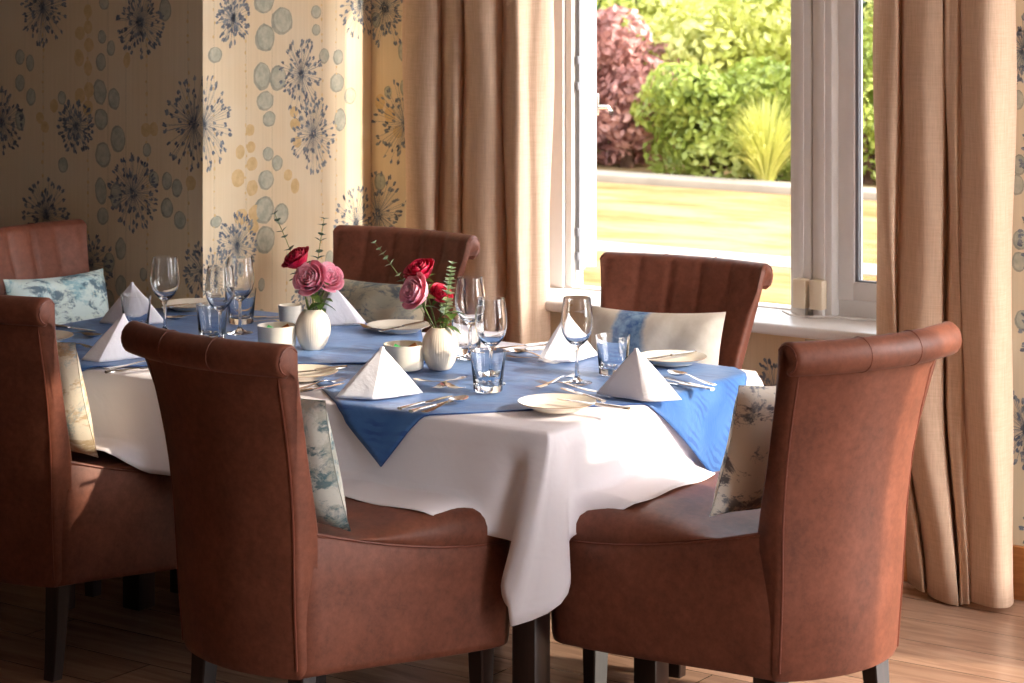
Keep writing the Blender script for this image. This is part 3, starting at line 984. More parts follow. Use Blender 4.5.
def tablecloth():
    # perimeter stations: (base point, outward normal, corner weight, run)
    st = []
    cor = [(TX0, TY0), (TX1, TY0), (TX1, TY1), (TX0, TY1)]
    nrm = [(0, -1), (1, 0), (0, 1), (-1, 0)]
    run = 0.0
    for k in range(4):
        a, c = Vector(cor[k] + (0,)), Vector(cor[(k + 1) % 4] + (0,))
        L = (c - a).length
        n1 = Vector(nrm[k] + (0,))
        npv, nnx = Vector(nrm[k - 1] + (0,)), Vector(nrm[(k + 1) % 4] + (0,))
        ds = []
        x = 0.0
        while x < L - 1e-6:
            ds.append(x)
            e = min(x, L - x)
            x += 0.006 if e < 0.12 else 0.02
        for x in ds:
            p = a + (c - a) * (x / L)
            da, dc = x, L - x
            w = math.exp(-(min(da, dc) / 0.035) ** 2)
            other = npv if da < dc else nnx
            n = n1 + other * (0.5 ** 0 * w) * 1.0
            n = (n1 * (1 - w * 0.5) + other * w * 0.5)
            n.normalize()
            st.append((p, n, w, min(da, dc), k, run + x))
        run += L
    R0 = 0.012
    depth = [0.0]
    levels = [(-0.03, None)] + [(0.0, None)]
    rings = []
    top_z = TZ
    rings.append([(p - n * 0.02 + Vector((0, 0, top_z))) for p, n, w, d, k, r in st])
    for aa in (0.3, 0.65, 1.0):
        t = aa * PI / 2
        rings.append([p + n * (R0 * math.sin(t)) + Vector((0, 0, top_z - R0 * (1 - math.cos(t)))) for p, n, w, d, k, r in st])
    ND = 16
    for j in range(1, ND + 1):
        f = j / ND
        rg = []
        for p, n, w, d, k, r in st:
            drop = {0: 0.232, 1: 0.215, 2: 0.15, 3: 0.125}[k]
            drop += 0.006 * math.sin(r * 4.0) + 0.003 * math.sin(r * 13)
            on = 0.0
            if k == 0: on = smooth01((p.x + 0.88) / 0.08) * smooth01((-0.14 - p.x) / 0.10) + smooth01((p.x + 1.93) / 0.08) * smooth01((-1.22 - p.x) / 0.08)
            if k == 1: on = smooth01((p.y - 0.08) / 0.06) * smooth01((0.66 - p.y) / 0.14)
            drop += (0.012 if k == 0 and p.x < -1.1 else 0.050) * on
            dl = drop * f
            corner = (k in (0, 1) and r < 2.6)
            wave = (0.006 * math.sin(r * 11 + 0.4) + 0.0035 * math.sin(r * 23 + 1)) * f * smooth01(d / 0.15)
            out = R0 + 0.006 + 0.012 * f + wave
            valley = math.exp(-((d - 0.085) / 0.045) ** 2)
            out -= valley * 0.020 * smooth01(f * 2)
            q = p + n * out
            q = q + n * (w * (0.055 * f + 0.03 * smooth01(f * 1.5)))
            z = top_z - R0 - dl - w * dl * 0.50
            z -= math.exp(-(d / 0.10) ** 2) * dl * 0.10
            if k == 1 and p.y < 0.4: z -= math.exp(-(d / 0.07) ** 2) * dl * 0.30
            # the near corner flap leans to the left in a fold
            if w > 0.01 and abs(p.x) < 0.25 and p.y < 0.25:
                ws = math.exp(-(d / 0.04) ** 2) if k == 0 else math.exp(-(d / 0.02) ** 2)
                q = q + Vector((-0.13, 0.0, 0)) * (ws * f ** 1.2)
            # where a seat is under the hem the cloth comes to rest on it
            if on > 0:
                zr = 0.577 if k == 0 else 0.590
                if z < zr:
                    ex = zr - z
                    z = lerp(z, zr - 0.012 * smooth01((ex - 0.03) / 0.1) + 0.002 * math.sin(r * 30), on)
                    q = q + n * (ex * on)
            rg.append(q + Vector((0, 0, z)))
        rings.append(rg)
    V, F = rings_vf([[tuple(q) for q in rg] for rg in rings], True, True, False)
    b = MB(); b.add(V, F)
    o = b.build('tablecloth', M['white_cloth'], angle=0)
    sd = o.modifiers.new('thick', 'SOLIDIFY'); sd.thickness = 0.0015; sd.offset = 0
    tag(o, 'white linen tablecloth hanging over the long table edges', 'tablecloth')
tablecloth()

def overlay(corner, e1, size, size2, zoff, label, seed, hemout):
    """square blue cloth laid askew: flattened coordinates folded over the table edges"""
    n = 78
    e1 = Vector(e1).normalized(); e2 = Vector((-e1.y, e1.x))
    rr = random.Random(seed)
    ph = [rr.uniform(0, 6) for _ in range(6)]
    def fold(x, y):
        z = TZ + zoff
        px, py = x, y
        wr = 0.0008 * math.sin(17 * x + 9 * y + ph[0]) + 0.0006 * math.sin(31 * y - 12 * x + ph[1])
        z += max(0, wr)
        R = 0.017 + zoff
        def drop(d):
            if d <= 0: return 0.0, 0.0
            if d < R * PI / 2:
                a = d / R
                return R * math.sin(a), R * (1 - math.cos(a))
            dd = d - R * PI / 2
            return R + 0.008 * smooth01(dd / 0.02) + dd * 0.11 + hemout, R + dd
        for val, s, axis in ((TX0 - x, -1, 0), (x - TX1, 1, 0), (TY0 - y, -1, 1), (y - TY1, 1, 1)):
            if val > 0:
                o, dz = drop(val)
                o += 0.004 * math.sin(22 * (y if axis == 0 else x) + ph[2]) * smooth01(val / 0.1)
                z -= dz
                if axis == 0: px = (TX0 if s < 0 else TX1) + s * o
                else: py = (TY0 if s < 0 else TY1) + s * o
        return (px, py, z)
    V = []; F = []
    for j in range(n + 1):
        for i in range(n + 1):
            a, c = i / n * size, j / n * size2
            p = Vector(corner) + e1 * a + e2 * c
            V.append(fold(p.x, p.y))
    F = [(j * (n + 1) + i, j * (n + 1) + i + 1, (j + 1) * (n + 1) + i + 1, (j + 1) * (n + 1) + i) for j in range(n) for i in range(n)]
    F = [f for f in F if not any(V[q][1] > TY1 + 0.01 and V[q][2] < 0.595 for q in f)]
    b = MB(); b.add(V, F)
    # stitched hem all round
    edge = []
    def E_(i, j): return Vector(V[j * (n + 1) + i])
    for i in range(n): edge.append(E_(i, 0))
    for j in range(n): edge.append(E_(n, j))
    for i in range(n, 0, -1): edge.append(E_(i, n))
    for j in range(n, -1, -1): edge.append(E_(0, j))
    edge = [e for e in edge if not (e.y > TY1 + 0.01 and e.z < 0.595)]
    o = b.build('table_overlay', M['blue'], angle=0)
    sd = o.modifiers.new('thick', 'SOLIDIFY'); sd.thickness = 0.0012; sd.offset = 1
    hb = MB(); hb.add(*tube_vf(edge, 0.0016, 5)); hb.build('hem', M['hem'], o)
    tag(o, label, 'table overlay', 'blue overlays on the tablecloth')
    return o
# flattened corner N, first edge direction towards the right end
overlay((-0.46, -0.142), (0.643, 0.766), 1.115, 0.80, 0.0025, 'blue square cloth laid askew on the right half of the table', 3, 0.0)
overlay((-1.60, -0.126), (0.78, 0.626), 1.08, 1.0, 0.0072, 'blue square cloth laid askew on the left half of the table', 5, 0.004)
TOP = 0.7595

# ------------------------------------------------------------------ tableware
def put(o, px, py, label, cat, group=None, rz=0.0, z=TOP, s=1.0):
    p = at(px, py, z)
    o.location = (p.x, p.y, z); o.rotation_euler = (0, 0, rz); o.scale = (s, s, s)
    tag(o, label, cat, group)
    return o

def repeat_things(proto, rows, cat, group):
    for i, row in enumerate(rows):
        o = proto if i == 0 else copy_tree(proto)
        px, py, lab = row[:3]
        put(o, px, py, lab, cat, group, rz=(row[3] if len(row) > 3 else i * 0.7), s=(row[4] if len(row) > 4 else 1.0))

# wine glass: foot, stem and bowl of one turned piece
def wine_glass():
    out = [(0.0, 0.0), (0.037, 0.0), (0.0385, 0.0012), (0.037, 0.0028), (0.020, 0.006), (0.009, 0.011), (0.0052, 0.02), (0.0042, 0.05), (0.0045, 0.082), (0.007, 0.092), (0.017, 0.100), (0.028, 0.111), (0.037, 0.127), (0.0415, 0.146), (0.0415, 0.164), (0.0385, 0.188), (0.0345, 0.2170), (0.0342, 0.2185)]
    inn = [(0.0334, 0.2185), (0.0333, 0.217), (0.0372, 0.188), (0.0401, 0.164), (0.0400, 0.147), (0.0355, 0.1285), (0.0265, 0.1135), (0.0145, 0.104), (0.0, 0.1015)]
    b = MB(); b.add(*lathe_vf(out + inn, 40)); return b.build('wine_glass', M['glass'], angle=50)
WG = wine_glass()
repeat_things(WG, [
    (577, 383, 'wine glass standing alone in front of the open window frame'),
    (491, 384, 'wine glass right behind the faceted tumbler at table centre'),
    (470, 358, 'wine glass nearest the rose vase on the right, before the left curtain'),
    (240, 333, 'wine glass standing in front of the lit wallpaper, left of rose vase'),
    (220, 344, 'wine glass behind the small tumbler above the left chair top'),
    (165, 333, 'wine glass farthest left, against the dark wallpaper'),
], 'wine glass', 'stemmed glasses on the table')

def tumbler():
    out = [(0.0, 0.0), (0.034, 0.0), (0.0365, 0.003), (0.0372, 0.02), (0.0445, 0.098), (0.0452, 0.1015)]
    inn = [(0.0436, 0.1015), (0.0425, 0.097), (0.0352, 0.022), (0.031, 0.0165), (0.0, 0.0145)]
    b = MB(); b.add(*lathe_vf(out + inn, 48, 0.018, 8)); return b.build('tumbler', M['glass'], angle=50)
repeat_things(tumbler(), [
    (488, 391, 'water tumbler in front of a wine glass at the near table edge'),
    (613, 374, 'water tumbler beside the right-hand folded napkin'),
    (212, 340, 'small water tumbler just above the nearest left chair top'),
    (241, 323, 'water tumbler behind the wine glasses by the lit wallpaper'),
    (136, 330, 'water tumbler between two folded napkins at far left'),
    (467, 353, 'water tumbler half hidden behind the wine glass by right vase'),
], 'tumbler', 'water tumblers on the table')

# vases
def vase():
    out = [(0.0, 0.0), (0.026, 0.0), (0.030, 0.003), (0.040, 0.020), (0.0475, 0.042), (0.0495, 0.058), (0.047, 0.078), (0.039, 0.096), (0.029, 0.107), (0.0245, 0.111), (0.0235, 0.1125)]
    inn = [(0.0212, 0.1125), (0.0205, 0.110), (0.026, 0.104), (0.040, 0.082), (0.044, 0.058), (0.038, 0.03), (0.02, 0.012), (0.0, 0.01)]
    b = MB(); b.add(*lathe_vf(out + inn, 176, 0.008, 44)); return b.build('vase', M['vase'], angle=60)
repeat_things(vase(), [
    (313, 349, 'round ribbed cream vase on the left, holding two pink roses', 0.0, 0.98),
    (440, 369, 'round ribbed cream vase on the right, beside the white bowl', 0.3, 0.98),
], 'vase', 'bud vases with roses')

# roses: bloom of spiralled petals, stem and leaves
def petal_vf(r, h, wid, curl, nu=7, nv=6):
    V = []; F = []
    for j in range(nv + 1):
        t = j / nv
        rad = r * (0.25 + 0.75 * math.sin(min(1, t * 1.15) * PI / 2)) + curl * r * max(0, t - 0.6) ** 2 * 2.5
        z = h * t - curl * r * 0.6 * max(0, t - 0.75) ** 2 * 4
        ww = wid * (0.45 + 0.55 * math.sin(min(1.0, t * 1.25) * PI / 2)) * (1 - 0.35 * max(0, t - 0.7) / 0.3)
        for i in range(nu + 1):
            a = (-1 + 2 * i / nu) * ww
            rr = rad * (1 + 0.04 * math.cos(a * 3))
            V.append((rr * math.cos(a), rr * math.sin(a), z - h * 0.10 * t * abs(a / wid) ** 2))
    F = [(j * (nu + 1) + i, j * (nu + 1) + i + 1, (j + 1) * (nu + 1) + i + 1, (j + 1) * (nu + 1) + i) for j in range(nv) for i in range(nu)]
    return V, F

def leaf_vf(L, Wd, bend=0.25, n=6):
    V = []; F = []
    for i in range(n + 1):
        t = i / n
        w = Wd / 2 * math.sin(PI * (t ** 0.8)) * 1.0 + 0.0003
        z = -bend * L * t * t
        V += [(L * t, -w, z + w * 0.25), (L * t, 0, z), (L * t, w, z + w * 0.25)]
    for i in range(n):
        a = i * 3
        F += [(a, a + 1, a + 4, a + 3), (a + 1, a + 2, a + 5, a + 4)]
    return V, F

def rot_to(d):
    return Vector(d).to_track_quat('Z', 'Y').to_matrix().to_4x4()

def rose(base, head, tilt, R, mat, label, leaves=2, seed=1):
    rr = random.Random(seed)
    root = empty('rose', base)
    base = Vector(base); head = Vector(head)
    L = head - base
    d = Vector(tilt).normalized()
    path = catmull([Vector((0, 0, 0)), L * 0.35 + Vector((rr.uniform(-.004, .004), 0, 0.006)), L * 0.7 + Vector((0, 0, 0.006)), L - d * R * 0.5], 5)
    b = MB(); b.add(*tube_vf(path, 0.0022, 7)); st = b.build('stem', M['stem'], root)
    b = MB()
    T = Matrix.Translation(L - d * R * 0.75) @ rot_to(d)
    rows = [(0.16, 1.35, 1.3, 0.0, 2), (0.30, 1.42, 1.15, 0.02, 3), (0.46, 1.42, 1.0, 0.05, 4), (0.62, 1.38, 0.85, 0.12, 5), (0.80, 1.28, 0.75, 0.3, 5), (0.98, 1.1, 0.68, 0.5, 6)]
    for k, (r, h, wid, curl, cnt) in enumerate(rows):
        for i in range(cnt):
            a = 2 * PI * i / cnt + k * 0.9 + rr.uniform(-0.15, 0.15)
            V, F = petal_vf(r * R, h * R, wid, curl * rr.uniform(0.7, 1.3))
            b.add(V, F, 0, T @ Matrix.Rotation(a, 4, 'Z'))
    o = b.build('bloom', mat, root, angle=0)
    sd = o.modifiers.new('thick', 'SOLIDIFY'); sd.thickness = 0.0008
    b = MB()
    for i in range(5):
        V, F = leaf_vf(R * 0.9, R * 0.32, 0.5)
        b.add(V, F, 0, T @ Matrix.Rotation(2 * PI * i / 5, 4, 'Z') @ Matrix.Rotation(-0.3, 4, 'Y'))
    b.build('sepals', M['roseleaf'], root)
    for i in range(leaves):
        V, F = leaf_vf(rr.uniform(0.036, 0.05), rr.uniform(0.022, 0.03), 0.3)
        b = MB()
        p = path[int(len(path) * rr.uniform(0.40, 0.62))]
        b.add(V, F, 0, Matrix.Translation(p) @ Matrix.Rotation(rr.uniform(0, 6.28), 4, 'Z') @ Matrix.Rotation(rr.uniform(-0.5, 0.2), 4, 'Y'))
        b.build('leaf', M['roseleaf'], root)
    tag(root, label, 'rose', 'roses in the bud vases')

def sprig(base, tip, mat, label, lr, n=11, bow=(0, 0, 0), dense=1, seed=1):
    rr = random.Random(seed)
    root = empty('eucalyptus_sprig', base)
    L = Vector(tip) - Vector(base)
    path = catmull([Vector((0, 0, 0)), L * 0.5 + Vector(bow), L], 10)
    b = MB(); b.add(*tube_vf(path, [lerp(0.0015, 0.0007, i / (len(path) - 1)) for i in range(len(path))], 6)); b.build('stem', M['stem'], root)
    b = MB()
    for i in range(n):
        t = lerp(0.38, 1.0, i / (n - 1))
        p = path[min(len(path) - 1, int(t * (len(path) - 1)))]
        size = lr * lerp(1.0, 0.55, (t - 0.38) / 0.62)
        for s in range(2 * dense):
            V, F = leaf_vf(size * 1.5, size * 1.35, 0.15, 5)
            a = rr.uniform(0, 0.6) + s * PI / dense + i * 1.3
            b.add(V, F, 0, Matrix.Translation(p) @ rot_to(L) @ Matrix.Rotation(a, 4, 'Z') @ Matrix.Rotation(-0.5 + rr.uniform(-0.2, 0.2), 4, 'Y'))
    b.build('leaves', mat, root)
    tag(root, label, 'sprig', 'eucalyptus sprigs in the bud vases')

def vase_mouth(px, py):
    p = at(px, py, TOP); return p, depth_of(p)
TOCAM = (CAM - Vector((-0.8, 0.5, 1.0))).normalized()
p, dv = vase_mouth(313, 349)
mouth = Vector((p.x, p.y, TOP + 0.075))
rose(mouth + Vector((-0.006, 0, 0)), at_depth(297, 259, dv + 0.01), (-0.3, -0.5, 0.8), 0.036, M['red'], 'red rose leaning left above the pink roses in left vase', 1, 1)
rose(mouth, at_depth(311, 279, dv - 0.03), (0.15, -0.9, 0.45), 0.042, M['pink'], 'pink rose facing us at the centre of the left vase', 2, 2)
rose(mouth + Vector((0.006, 0.003, 0)), at_depth(328, 278, dv + 0.01), (0.75, -0.25, 0.5), 0.038, M['pink'], 'pink rose turned to the right in the left vase', 2, 3)
sprig(mouth + Vector((-0.004, 0.004, 0)), at_depth(275, 214, dv + 0.03), M['euca'], 'dark eucalyptus sprig leaning left above left vase roses', 0.019, 9, (0.012, 0, 0), 1, 4)
sprig(mouth + Vector((0.004, 0.004, 0)), at_depth(324, 219, dv + 0.03), M['euca'], 'dark eucalyptus sprig rising on the right of left vase roses', 0.019, 9, (-0.01, 0, 0), 1, 5)
p, dv = vase_mouth(440, 369)
mouth = Vector((p.x, p.y, TOP + 0.075))
rose(mouth + Vector((-0.004, 0, 0)), at_depth(420, 271, dv + 0.02), (-0.1, -0.5, 0.85), 0.037, M['red'], 'red rose at the top of the right vase bunch', 1, 6)
rose(mouth, at_depth(416, 292, dv - 0.03), (-0.25, -0.9, 0.4), 0.042, M['pink'], 'pink rose facing us in the right vase', 2, 7)
rose(mouth + Vector((0.004, 0.003, 0)), at_depth(440, 294, dv + 0.02), (0.6, -0.2, 0.7), 0.028, M['red'], 'small red rose behind eucalyptus in the right vase', 2, 8)
sprig(mouth + Vector((-0.004, 0.004, 0)), at_depth(375, 243, dv + 0.02), M['eucalight'], 'pale eucalyptus sprig reaching far left from right vase', 0.016, 11, (0.01, 0, 0), 1, 9)
sprig(mouth + Vector((0.006, -0.002, 0)), at_depth(452, 264, dv - 0.02), M['eucalight'], 'thick pale eucalyptus sprig upright on the right of right vase', 0.017, 12, (0.0, 0, 0), 2, 10)
for vi, (px, py, seed) in enumerate(((322, 300, 21), (452, 312, 22))):
    p, dv = vase_mouth((313, 440)[vi], (349, 369)[vi])
    rr = random.Random(seed)
    base = Vector((p.x, p.y, TOP + 0.075))
    root = empty('greenery_sprig', base)
    top = at_depth(px, py, dv - 0.01) - base
    pth = catmull([Vector((0, 0, 0)), top * 0.5, top], 5)
    b = MB(); b.add(*tube_vf(pth, 0.0018, 6)); b.build('stem', M['stem'], root)
    for k in range(7):
        V, F = leaf_vf(rr.uniform(0.034, 0.05), rr.uniform(0.02, 0.03), 0.35)
        b = MB(); b.add(V, F, 0, Matrix.Translation(pth[rr.randrange(5, len(pth))]) @ Matrix.Rotation(k * 2 * PI / 7, 4, 'Z') @ Matrix.Rotation(rr.uniform(-0.5, 0.3), 4, 'Y'))
        b.build('leaf', M['roseleaf'], root)
    tag(root, ('green leafy stem under the roses of the left vase', 'green leafy stem spilling to the right of the right vase')[vi], 'foliage', 'leafy stems in the bud vases')

# bowls and sachets
def bowl():
    out = [(0.0, 0.0), (0.044, 0.0), (0.049, 0.003), (0.052, 0.012), (0.0545, 0.064), (0.055, 0.067)]
    inn = [(0.0515, 0.067), (0.0505, 0.063), (0.048, 0.014), (0.042, 0.009), (0.0, 0.008)]
    b = MB(); b.add(*lathe_vf(out + inn, 48)); return b.build('bowl', M['china'], angle=50)
bowls = ((277, 349, 'white sachet bowl left of the left rose vase'), (404, 369, 'white sachet bowl between folded napkin and right vase'))
repeat_things(bowl(), bowls, 'bowl', 'bowls of sugar sachets')
def sachet(mt):
    V = []; F = []
    n = 6
    for s in (1, -1):
        for j in range(n + 1):
            for i in range(n + 1):
                a, c = -1 + 2 * i / n, -1 + 2 * j / n
                k = (1 - a ** 4) * (1 - c ** 4)
                V.append((a * 0.016, s * (0.0025 * k + 0.0003), c * 0.026))
    m = (n + 1) ** 2
    for s in range(2):
        for j in range(n):
            for i in range(n):
                q = s * m + j * (n + 1) + i
                F.append((q, q + 1, q + n + 2, q + n + 1))
    b = MB(); b.add(V, F); return b.build('sugar_sachet', mt, angle=60)
for bi, (px, py, _) in enumerate(bowls):
    p = at(px, py, TOP)
    where = ('left', 'right')[bi]
    for k, (mt, col, off) in enumerate((('sachet_green', 'green', -0.010), ('sachet_orange', 'brown', 0.016), ('sachet_white', 'white', 0.002))):
        o = sachet(M[mt])
        q = p + RIGHT * off + FWD * (0.012 * (k - 1))
        o.location = (q.x, q.y, TOP + 0.044 + (0 if k < 2 else -0.012))
        o.rotation_euler = (0.25, (-1.05, 1.0, 0.4)[k], TH + 0.2)
        tag(o, '%s paper sachet sticking out of the %s white bowl' % (col, where), 'sachet', 'sugar sachets in the bowls')
b = MB()
b.add(*lathe_vf([(0.0, 0.0), (0.022, 0.0), (0.03, 0.008), (0.033, 0.03), (0.034, 0.06), (0.0345, 0.062), (0.032, 0.062), (0.031, 0.03), (0.0, 0.008)], 36))
b.add(*tube_vf(catmull([(0.033, 0, 0.05), (0.05, 0, 0.045), (0.05, 0, 0.022), (0.032, 0, 0.016)], 5), 0.0035, 8))
put(b.build('cup', M['china'], angle=50), 290, 326, 'small white cup behind the left sachet bowl', 'cup', rz=2.2)

# plates
def plate():
    out = [(0.0, 0.002), (0.048, 0.002), (0.050, 0.0), (0.056, 0.0), (0.058, 0.003), (0.075, 0.010), (0.090, 0.0165), (0.0925, 0.018)]
    inn = [(0.0922, 0.0196), (0.089, 0.0185), (0.074, 0.0125), (0.060, 0.0068), (0.056, 0.006), (0.0, 0.0055)]
    b = MB(); b.add(*lathe_vf(out + inn, 56)); o = b.build('side_plate', M['china'], angle=50)
    r = MB(); V, F = lathe_vf([(0.0915, 0.0192), (0.0927, 0.0197), (0.0934, 0.0187), (0.0926, 0.0180), (0.0915, 0.0192)], 56, caps=False); r.add(V, F); r.build('rim', M['chinarim'], o)
    return o
PLATES = [
    (557, 409, 'round side plate with knife at the near table edge, right of centre', 0.0, 1.02),
    (672, 363, 'round side plate behind the right-hand napkin, before the white cushion'),
    (399, 331, 'round side plate behind the right vase, before the dark chair'),
    (192, 309, 'round side plate at the far end by the dark wallpaper'),
    (302, 378, 'round side plate right of the nearest left chair top'),
    (40, 342, 'round side plate behind the left-cropped chair'),
]
repeat_things(plate(), PLATES, 'plate', 'side plates on the table')

# napkins folded into standing tents
def chaikin(pts, it=2, q=0.25):
    for _ in range(it):
        out = []
        n = len(pts)
        for i in range(n):
            a, c = Vector(pts[i]), Vector(pts[(i + 1) % n])
            out += [a.lerp(c, q), a.lerp(c, 1 - q)]
        pts = out
    return pts

def napkin(fx, ax, H_=0.122, fy=-0.050):
    """standing tent: broad front with a soft ridge running from the tip to the foot point fx"""
    half = 0.103
    poly = [(-half, 0.004), (lerp(-half, fx, 0.5), fy * 0.46), (lerp(-half, fx, 0.82), fy * 0.86), (fx, fy), (lerp(fx, half, 0.35), fy * 0.70), (lerp(fx, half, 0.75), fy * 0.36), (half, 0.0), (half * 0.97, 0.012),
            (half * 0.55, 0.026), (0.0, 0.040), (-half * 0.5, 0.026), (-half * 0.96, 0.012)]
    base = chaikin(chaikin([Vector((x, y, 0)) for x, y in poly], 2, 0.36), 1)
    rings = []
    NZ = 16
    for j in range(NZ + 1):
        t = j / NZ
        rg = []
        for p in base:
            k = (1 - t) ** 0.97
            k = max(k, 0.045)
            bulge = 0.0035 * math.sin(PI * t)
            x = ax * t + (p.x - 0.0) * k
            y = p.y * max(k, 0.10) + (bulge if p.y > 0 else -bulge)
            # one layer folded over the other on the right of the front
            if p.y < 0:
                d = (p.x - lerp(fx, half, 0.42))
                y += 0.0045 * (1 if d > 0 else 0) * (1 - t) * smooth01(d / 0.006)
            rg.append((x, y, H_ * (t - 0.012 * t * t)))
        rings.append(rg)
    b = MB(); b.add(*rings_vf(rings, True, True, True))
    return b.build('napkin', M['napkin'], angle=0)
NAPK = [
    ((594, 394), (682, 400), 'white folded napkin standing in front of the water tumbler on the right', 1.0, 0.040, -0.004),
    ((334, 398), (425, 393), 'white folded napkin standing beside the right sachet bowl', 1.0, -0.020, 0.006),
    ((538, 362), (600, 355), 'white folded napkin standing behind the lone wine glass', 1.0, -0.02, -0.01),
    ((318, 326), (364, 322), 'lilac-shadowed folded napkin behind the left vase', 0.95, 0.06, -0.03),
    ((81, 360), (147, 357), 'bright folded napkin between the two leftmost chair tops', 1.0, -0.05, 0.03),
    ((98, 323), (166, 323), 'shaded folded napkin by the turquoise cushion at far left', 1.0, 0.0, 0.0),
]
for i, (a, c, lab, s, fx, ax) in enumerate(NAPK):
    o = napkin(fx, ax)
    pa, pc = at(*a, TOP), at(*c, TOP)
    mid = (pa + pc) / 2
    d = pc - pa
    o.location = (mid.x, mid.y, TOP); o.rotation_euler = (0, 0, math.atan2(d.y, d.x))
    k = min(1.1, max(0.8, d.length / 0.205))
    o.scale = (k, 1.0, s)
    tag(o, lab, 'napkin', 'folded napkins on the table')

# cutlery: one shaped strip per piece
def strip_vf(stn, cols=7, thick=0.0018):
    """stn rows: x, half width, height, cup depth"""
    V = []; F = []
    n = len(stn)
    for s in (1, -1):
        for (x, w, z, cup) in stn:
            for i in range(cols):
                t = -1 + 2 * i / (cols - 1)
                V.append((x, t * w, z - cup * (1 - t * t) + (thick / 2 if s > 0 else -thick / 2) * (1 - 0.6 * t * t)))
    m = n * cols
    for s in range(2):
        for j in range(n - 1):
            for i in range(cols - 1):
                a = s * m + j * cols + i
                F.append((a, a + 1, a + cols + 1, a + cols))
    for j in range(n - 1):
        for i in (0, cols - 1):
            a = j * cols + i
            F.append((a, a + cols, m + a + cols, m + a))
    for j in (0, n - 1):
        for i in range(cols - 1):
            a = j * cols + i
            F.append((a, a + 1, m + a + 1, m + a))
    return V, F

def fork():
    b = MB()
    b.add(*strip_vf([(0, 0.007, 0.003, 0), (0.004, 0.0095, 0.003, 0), (0.03, 0.0095, 0.003, 0), (0.07, 0.006, 0.006, 0), (0.105, 0.0035, 0.011, 0), (0.125, 0.0035, 0.012, 0), (0.135, 0.007, 0.0105, 0.001), (0.145, 0.0115, 0.0075, 0.002), (0.152, 0.0125, 0.006, 0.002)], thick=0.0026))
    for k in range(4):
        y = (-1.5 + k) * 0.0066
        V, F = strip_vf([(0.150, 0.0024, 0.006 - 0.0005, 0), (0.17, 0.0018, 0.0045, 0), (0.188, 0.0015, 0.006, 0), (0.197, 0.0008, 0.0085, 0)], 3, 0.0018)
        b.add([(x, yy + y, z) for x, yy, z in V], F)
    return b.build('fork', M['steel'], angle=45)
def spoon():
    b = MB()
    st = [(0, 0.007, 0.003, 0), (0.004, 0.0095, 0.003, 0), (0.03, 0.0095, 0.003, 0), (0.07, 0.006, 0.006, 0), (0.105, 0.0035, 0.011, 0), (0.122, 0.0035, 0.0115, 0)]
    for i in range(9):
        t = i / 8
        st.append((0.128 + 0.064 * t, 0.003 + 0.0195 * math.sin(PI * (0.06 + 0.90 * t)) ** 0.7, 0.0112 - 0.002 * math.sin(PI * t) , 0.0075 * math.sin(PI * t)))
    b.add(*strip_vf(st, 9, 0.002))
    return b.build('spoon', M['steel'], angle=45)
def knife():
    b = MB()
    b.add(*strip_vf([(0, 0.007, 0.0042, 0), (0.004, 0.0088, 0.0042, 0), (0.03, 0.0090, 0.0042, 0), (0.075, 0.0075, 0.0042, 0), (0.092, 0.006, 0.0042, 0)], 7, 0.0075))
    o = b.build('knife', M['steel'], angle=45)
    b = MB()
    b.add(*strip_vf([(0.090, 0.005, 0.004, 0), (0.10, 0.0085, 0.004, 0), (0.16, 0.0098, 0.004, 0), (0.192, 0.008, 0.004, 0), (0.205, 0.002, 0.004, 0)], 5, 0.0016))
    b.build('blade', M['steel'], o)
    return o
PROTO = {}
COUNT = {'fork': 0, 'spoon': 0, 'knife': 0}
def cutlery(kind, p0, p1, label, z=TOP, tilt=0.0):
    if kind not in PROTO:
        o = {'fork': fork, 'spoon': spoon, 'knife': knife}[kind]()
        PROTO[kind] = o
    else: o = copy_tree(PROTO[kind])
    a, c = at(*p0, z), at(*p1, z)
    d = (c - a); mid = (a + c) / 2
    d.normalize()
    s = mid - d * 0.1
    o.location = (s.x, s.y, z); o.rotation_euler = (0, -tilt, math.atan2(d.y, d.x))
    tag(o, label, kind, 'cutlery on the table')
    return o

cutlery('knife', (388, 413), (462, 395), 'left-hand dinner knife beside the spoon at the near table edge')
cutlery('knife', (398, 416), (474, 397), 'right-hand dinner knife under the spoon at the near table edge')
cutlery('spoon', (412, 417), (478, 396), 'soup spoon lying over the blue cloth corner at the near edge')
cutlery('fork', (416, 380), (462, 391), 'fork pointing right between the napkin and near tumbler')
cutlery('fork', (466, 377), (432, 392), 'fork pointing left beside the near tumbler')
cutlery('knife', (636, 411), (552, 400), 'butter knife resting across the near side plate', TOP + 0.016)
cutlery('knife', (622, 409), (545, 384), 'dinner knife with its blade behind the near side plate')
cutlery('fork', (530, 391), (585, 374), 'fork at the foot of the lone wine glass')
cutlery('fork', (592, 392), (542, 384), 'fork lying across behind the near side plate')
cutlery('spoon', (722, 388), (661, 372), 'soup spoon right of the standing right-hand napkin')
cutlery('knife', (714, 391), (640, 380), 'dinner knife nearest the napkin on the right blue corner')
cutlery('knife', (721, 393), (655, 377), 'dinner knife outermost on the right blue corner')
cutlery('knife', (698, 352), (640, 362), 'butter knife on the plate before the white cushion', TOP + 0.016)
cutlery('spoon', (560, 362), (506, 352), 'soup spoon pointing left before the far white cloth edge')
cutlery('fork', (508, 357), (562, 366), 'fork pointing right beside the folded napkin behind the glass')
cutlery('knife', (550, 344), (495, 350), 'dinner knife on the far white cloth edge')
cutlery('knife', (548, 348), (497, 354), 'dinner knife just behind the far soup spoon')
cutlery('knife', (430, 322), (372, 334), 'butter knife on the plate before the dark centre chair', TOP + 0.016)
cutlery('fork', (332, 323), (378, 331), 'fork between the two vases at the far edge')
cutlery('fork', (300, 390), (335, 383), 'fork right of the nearest left chair on white cloth')
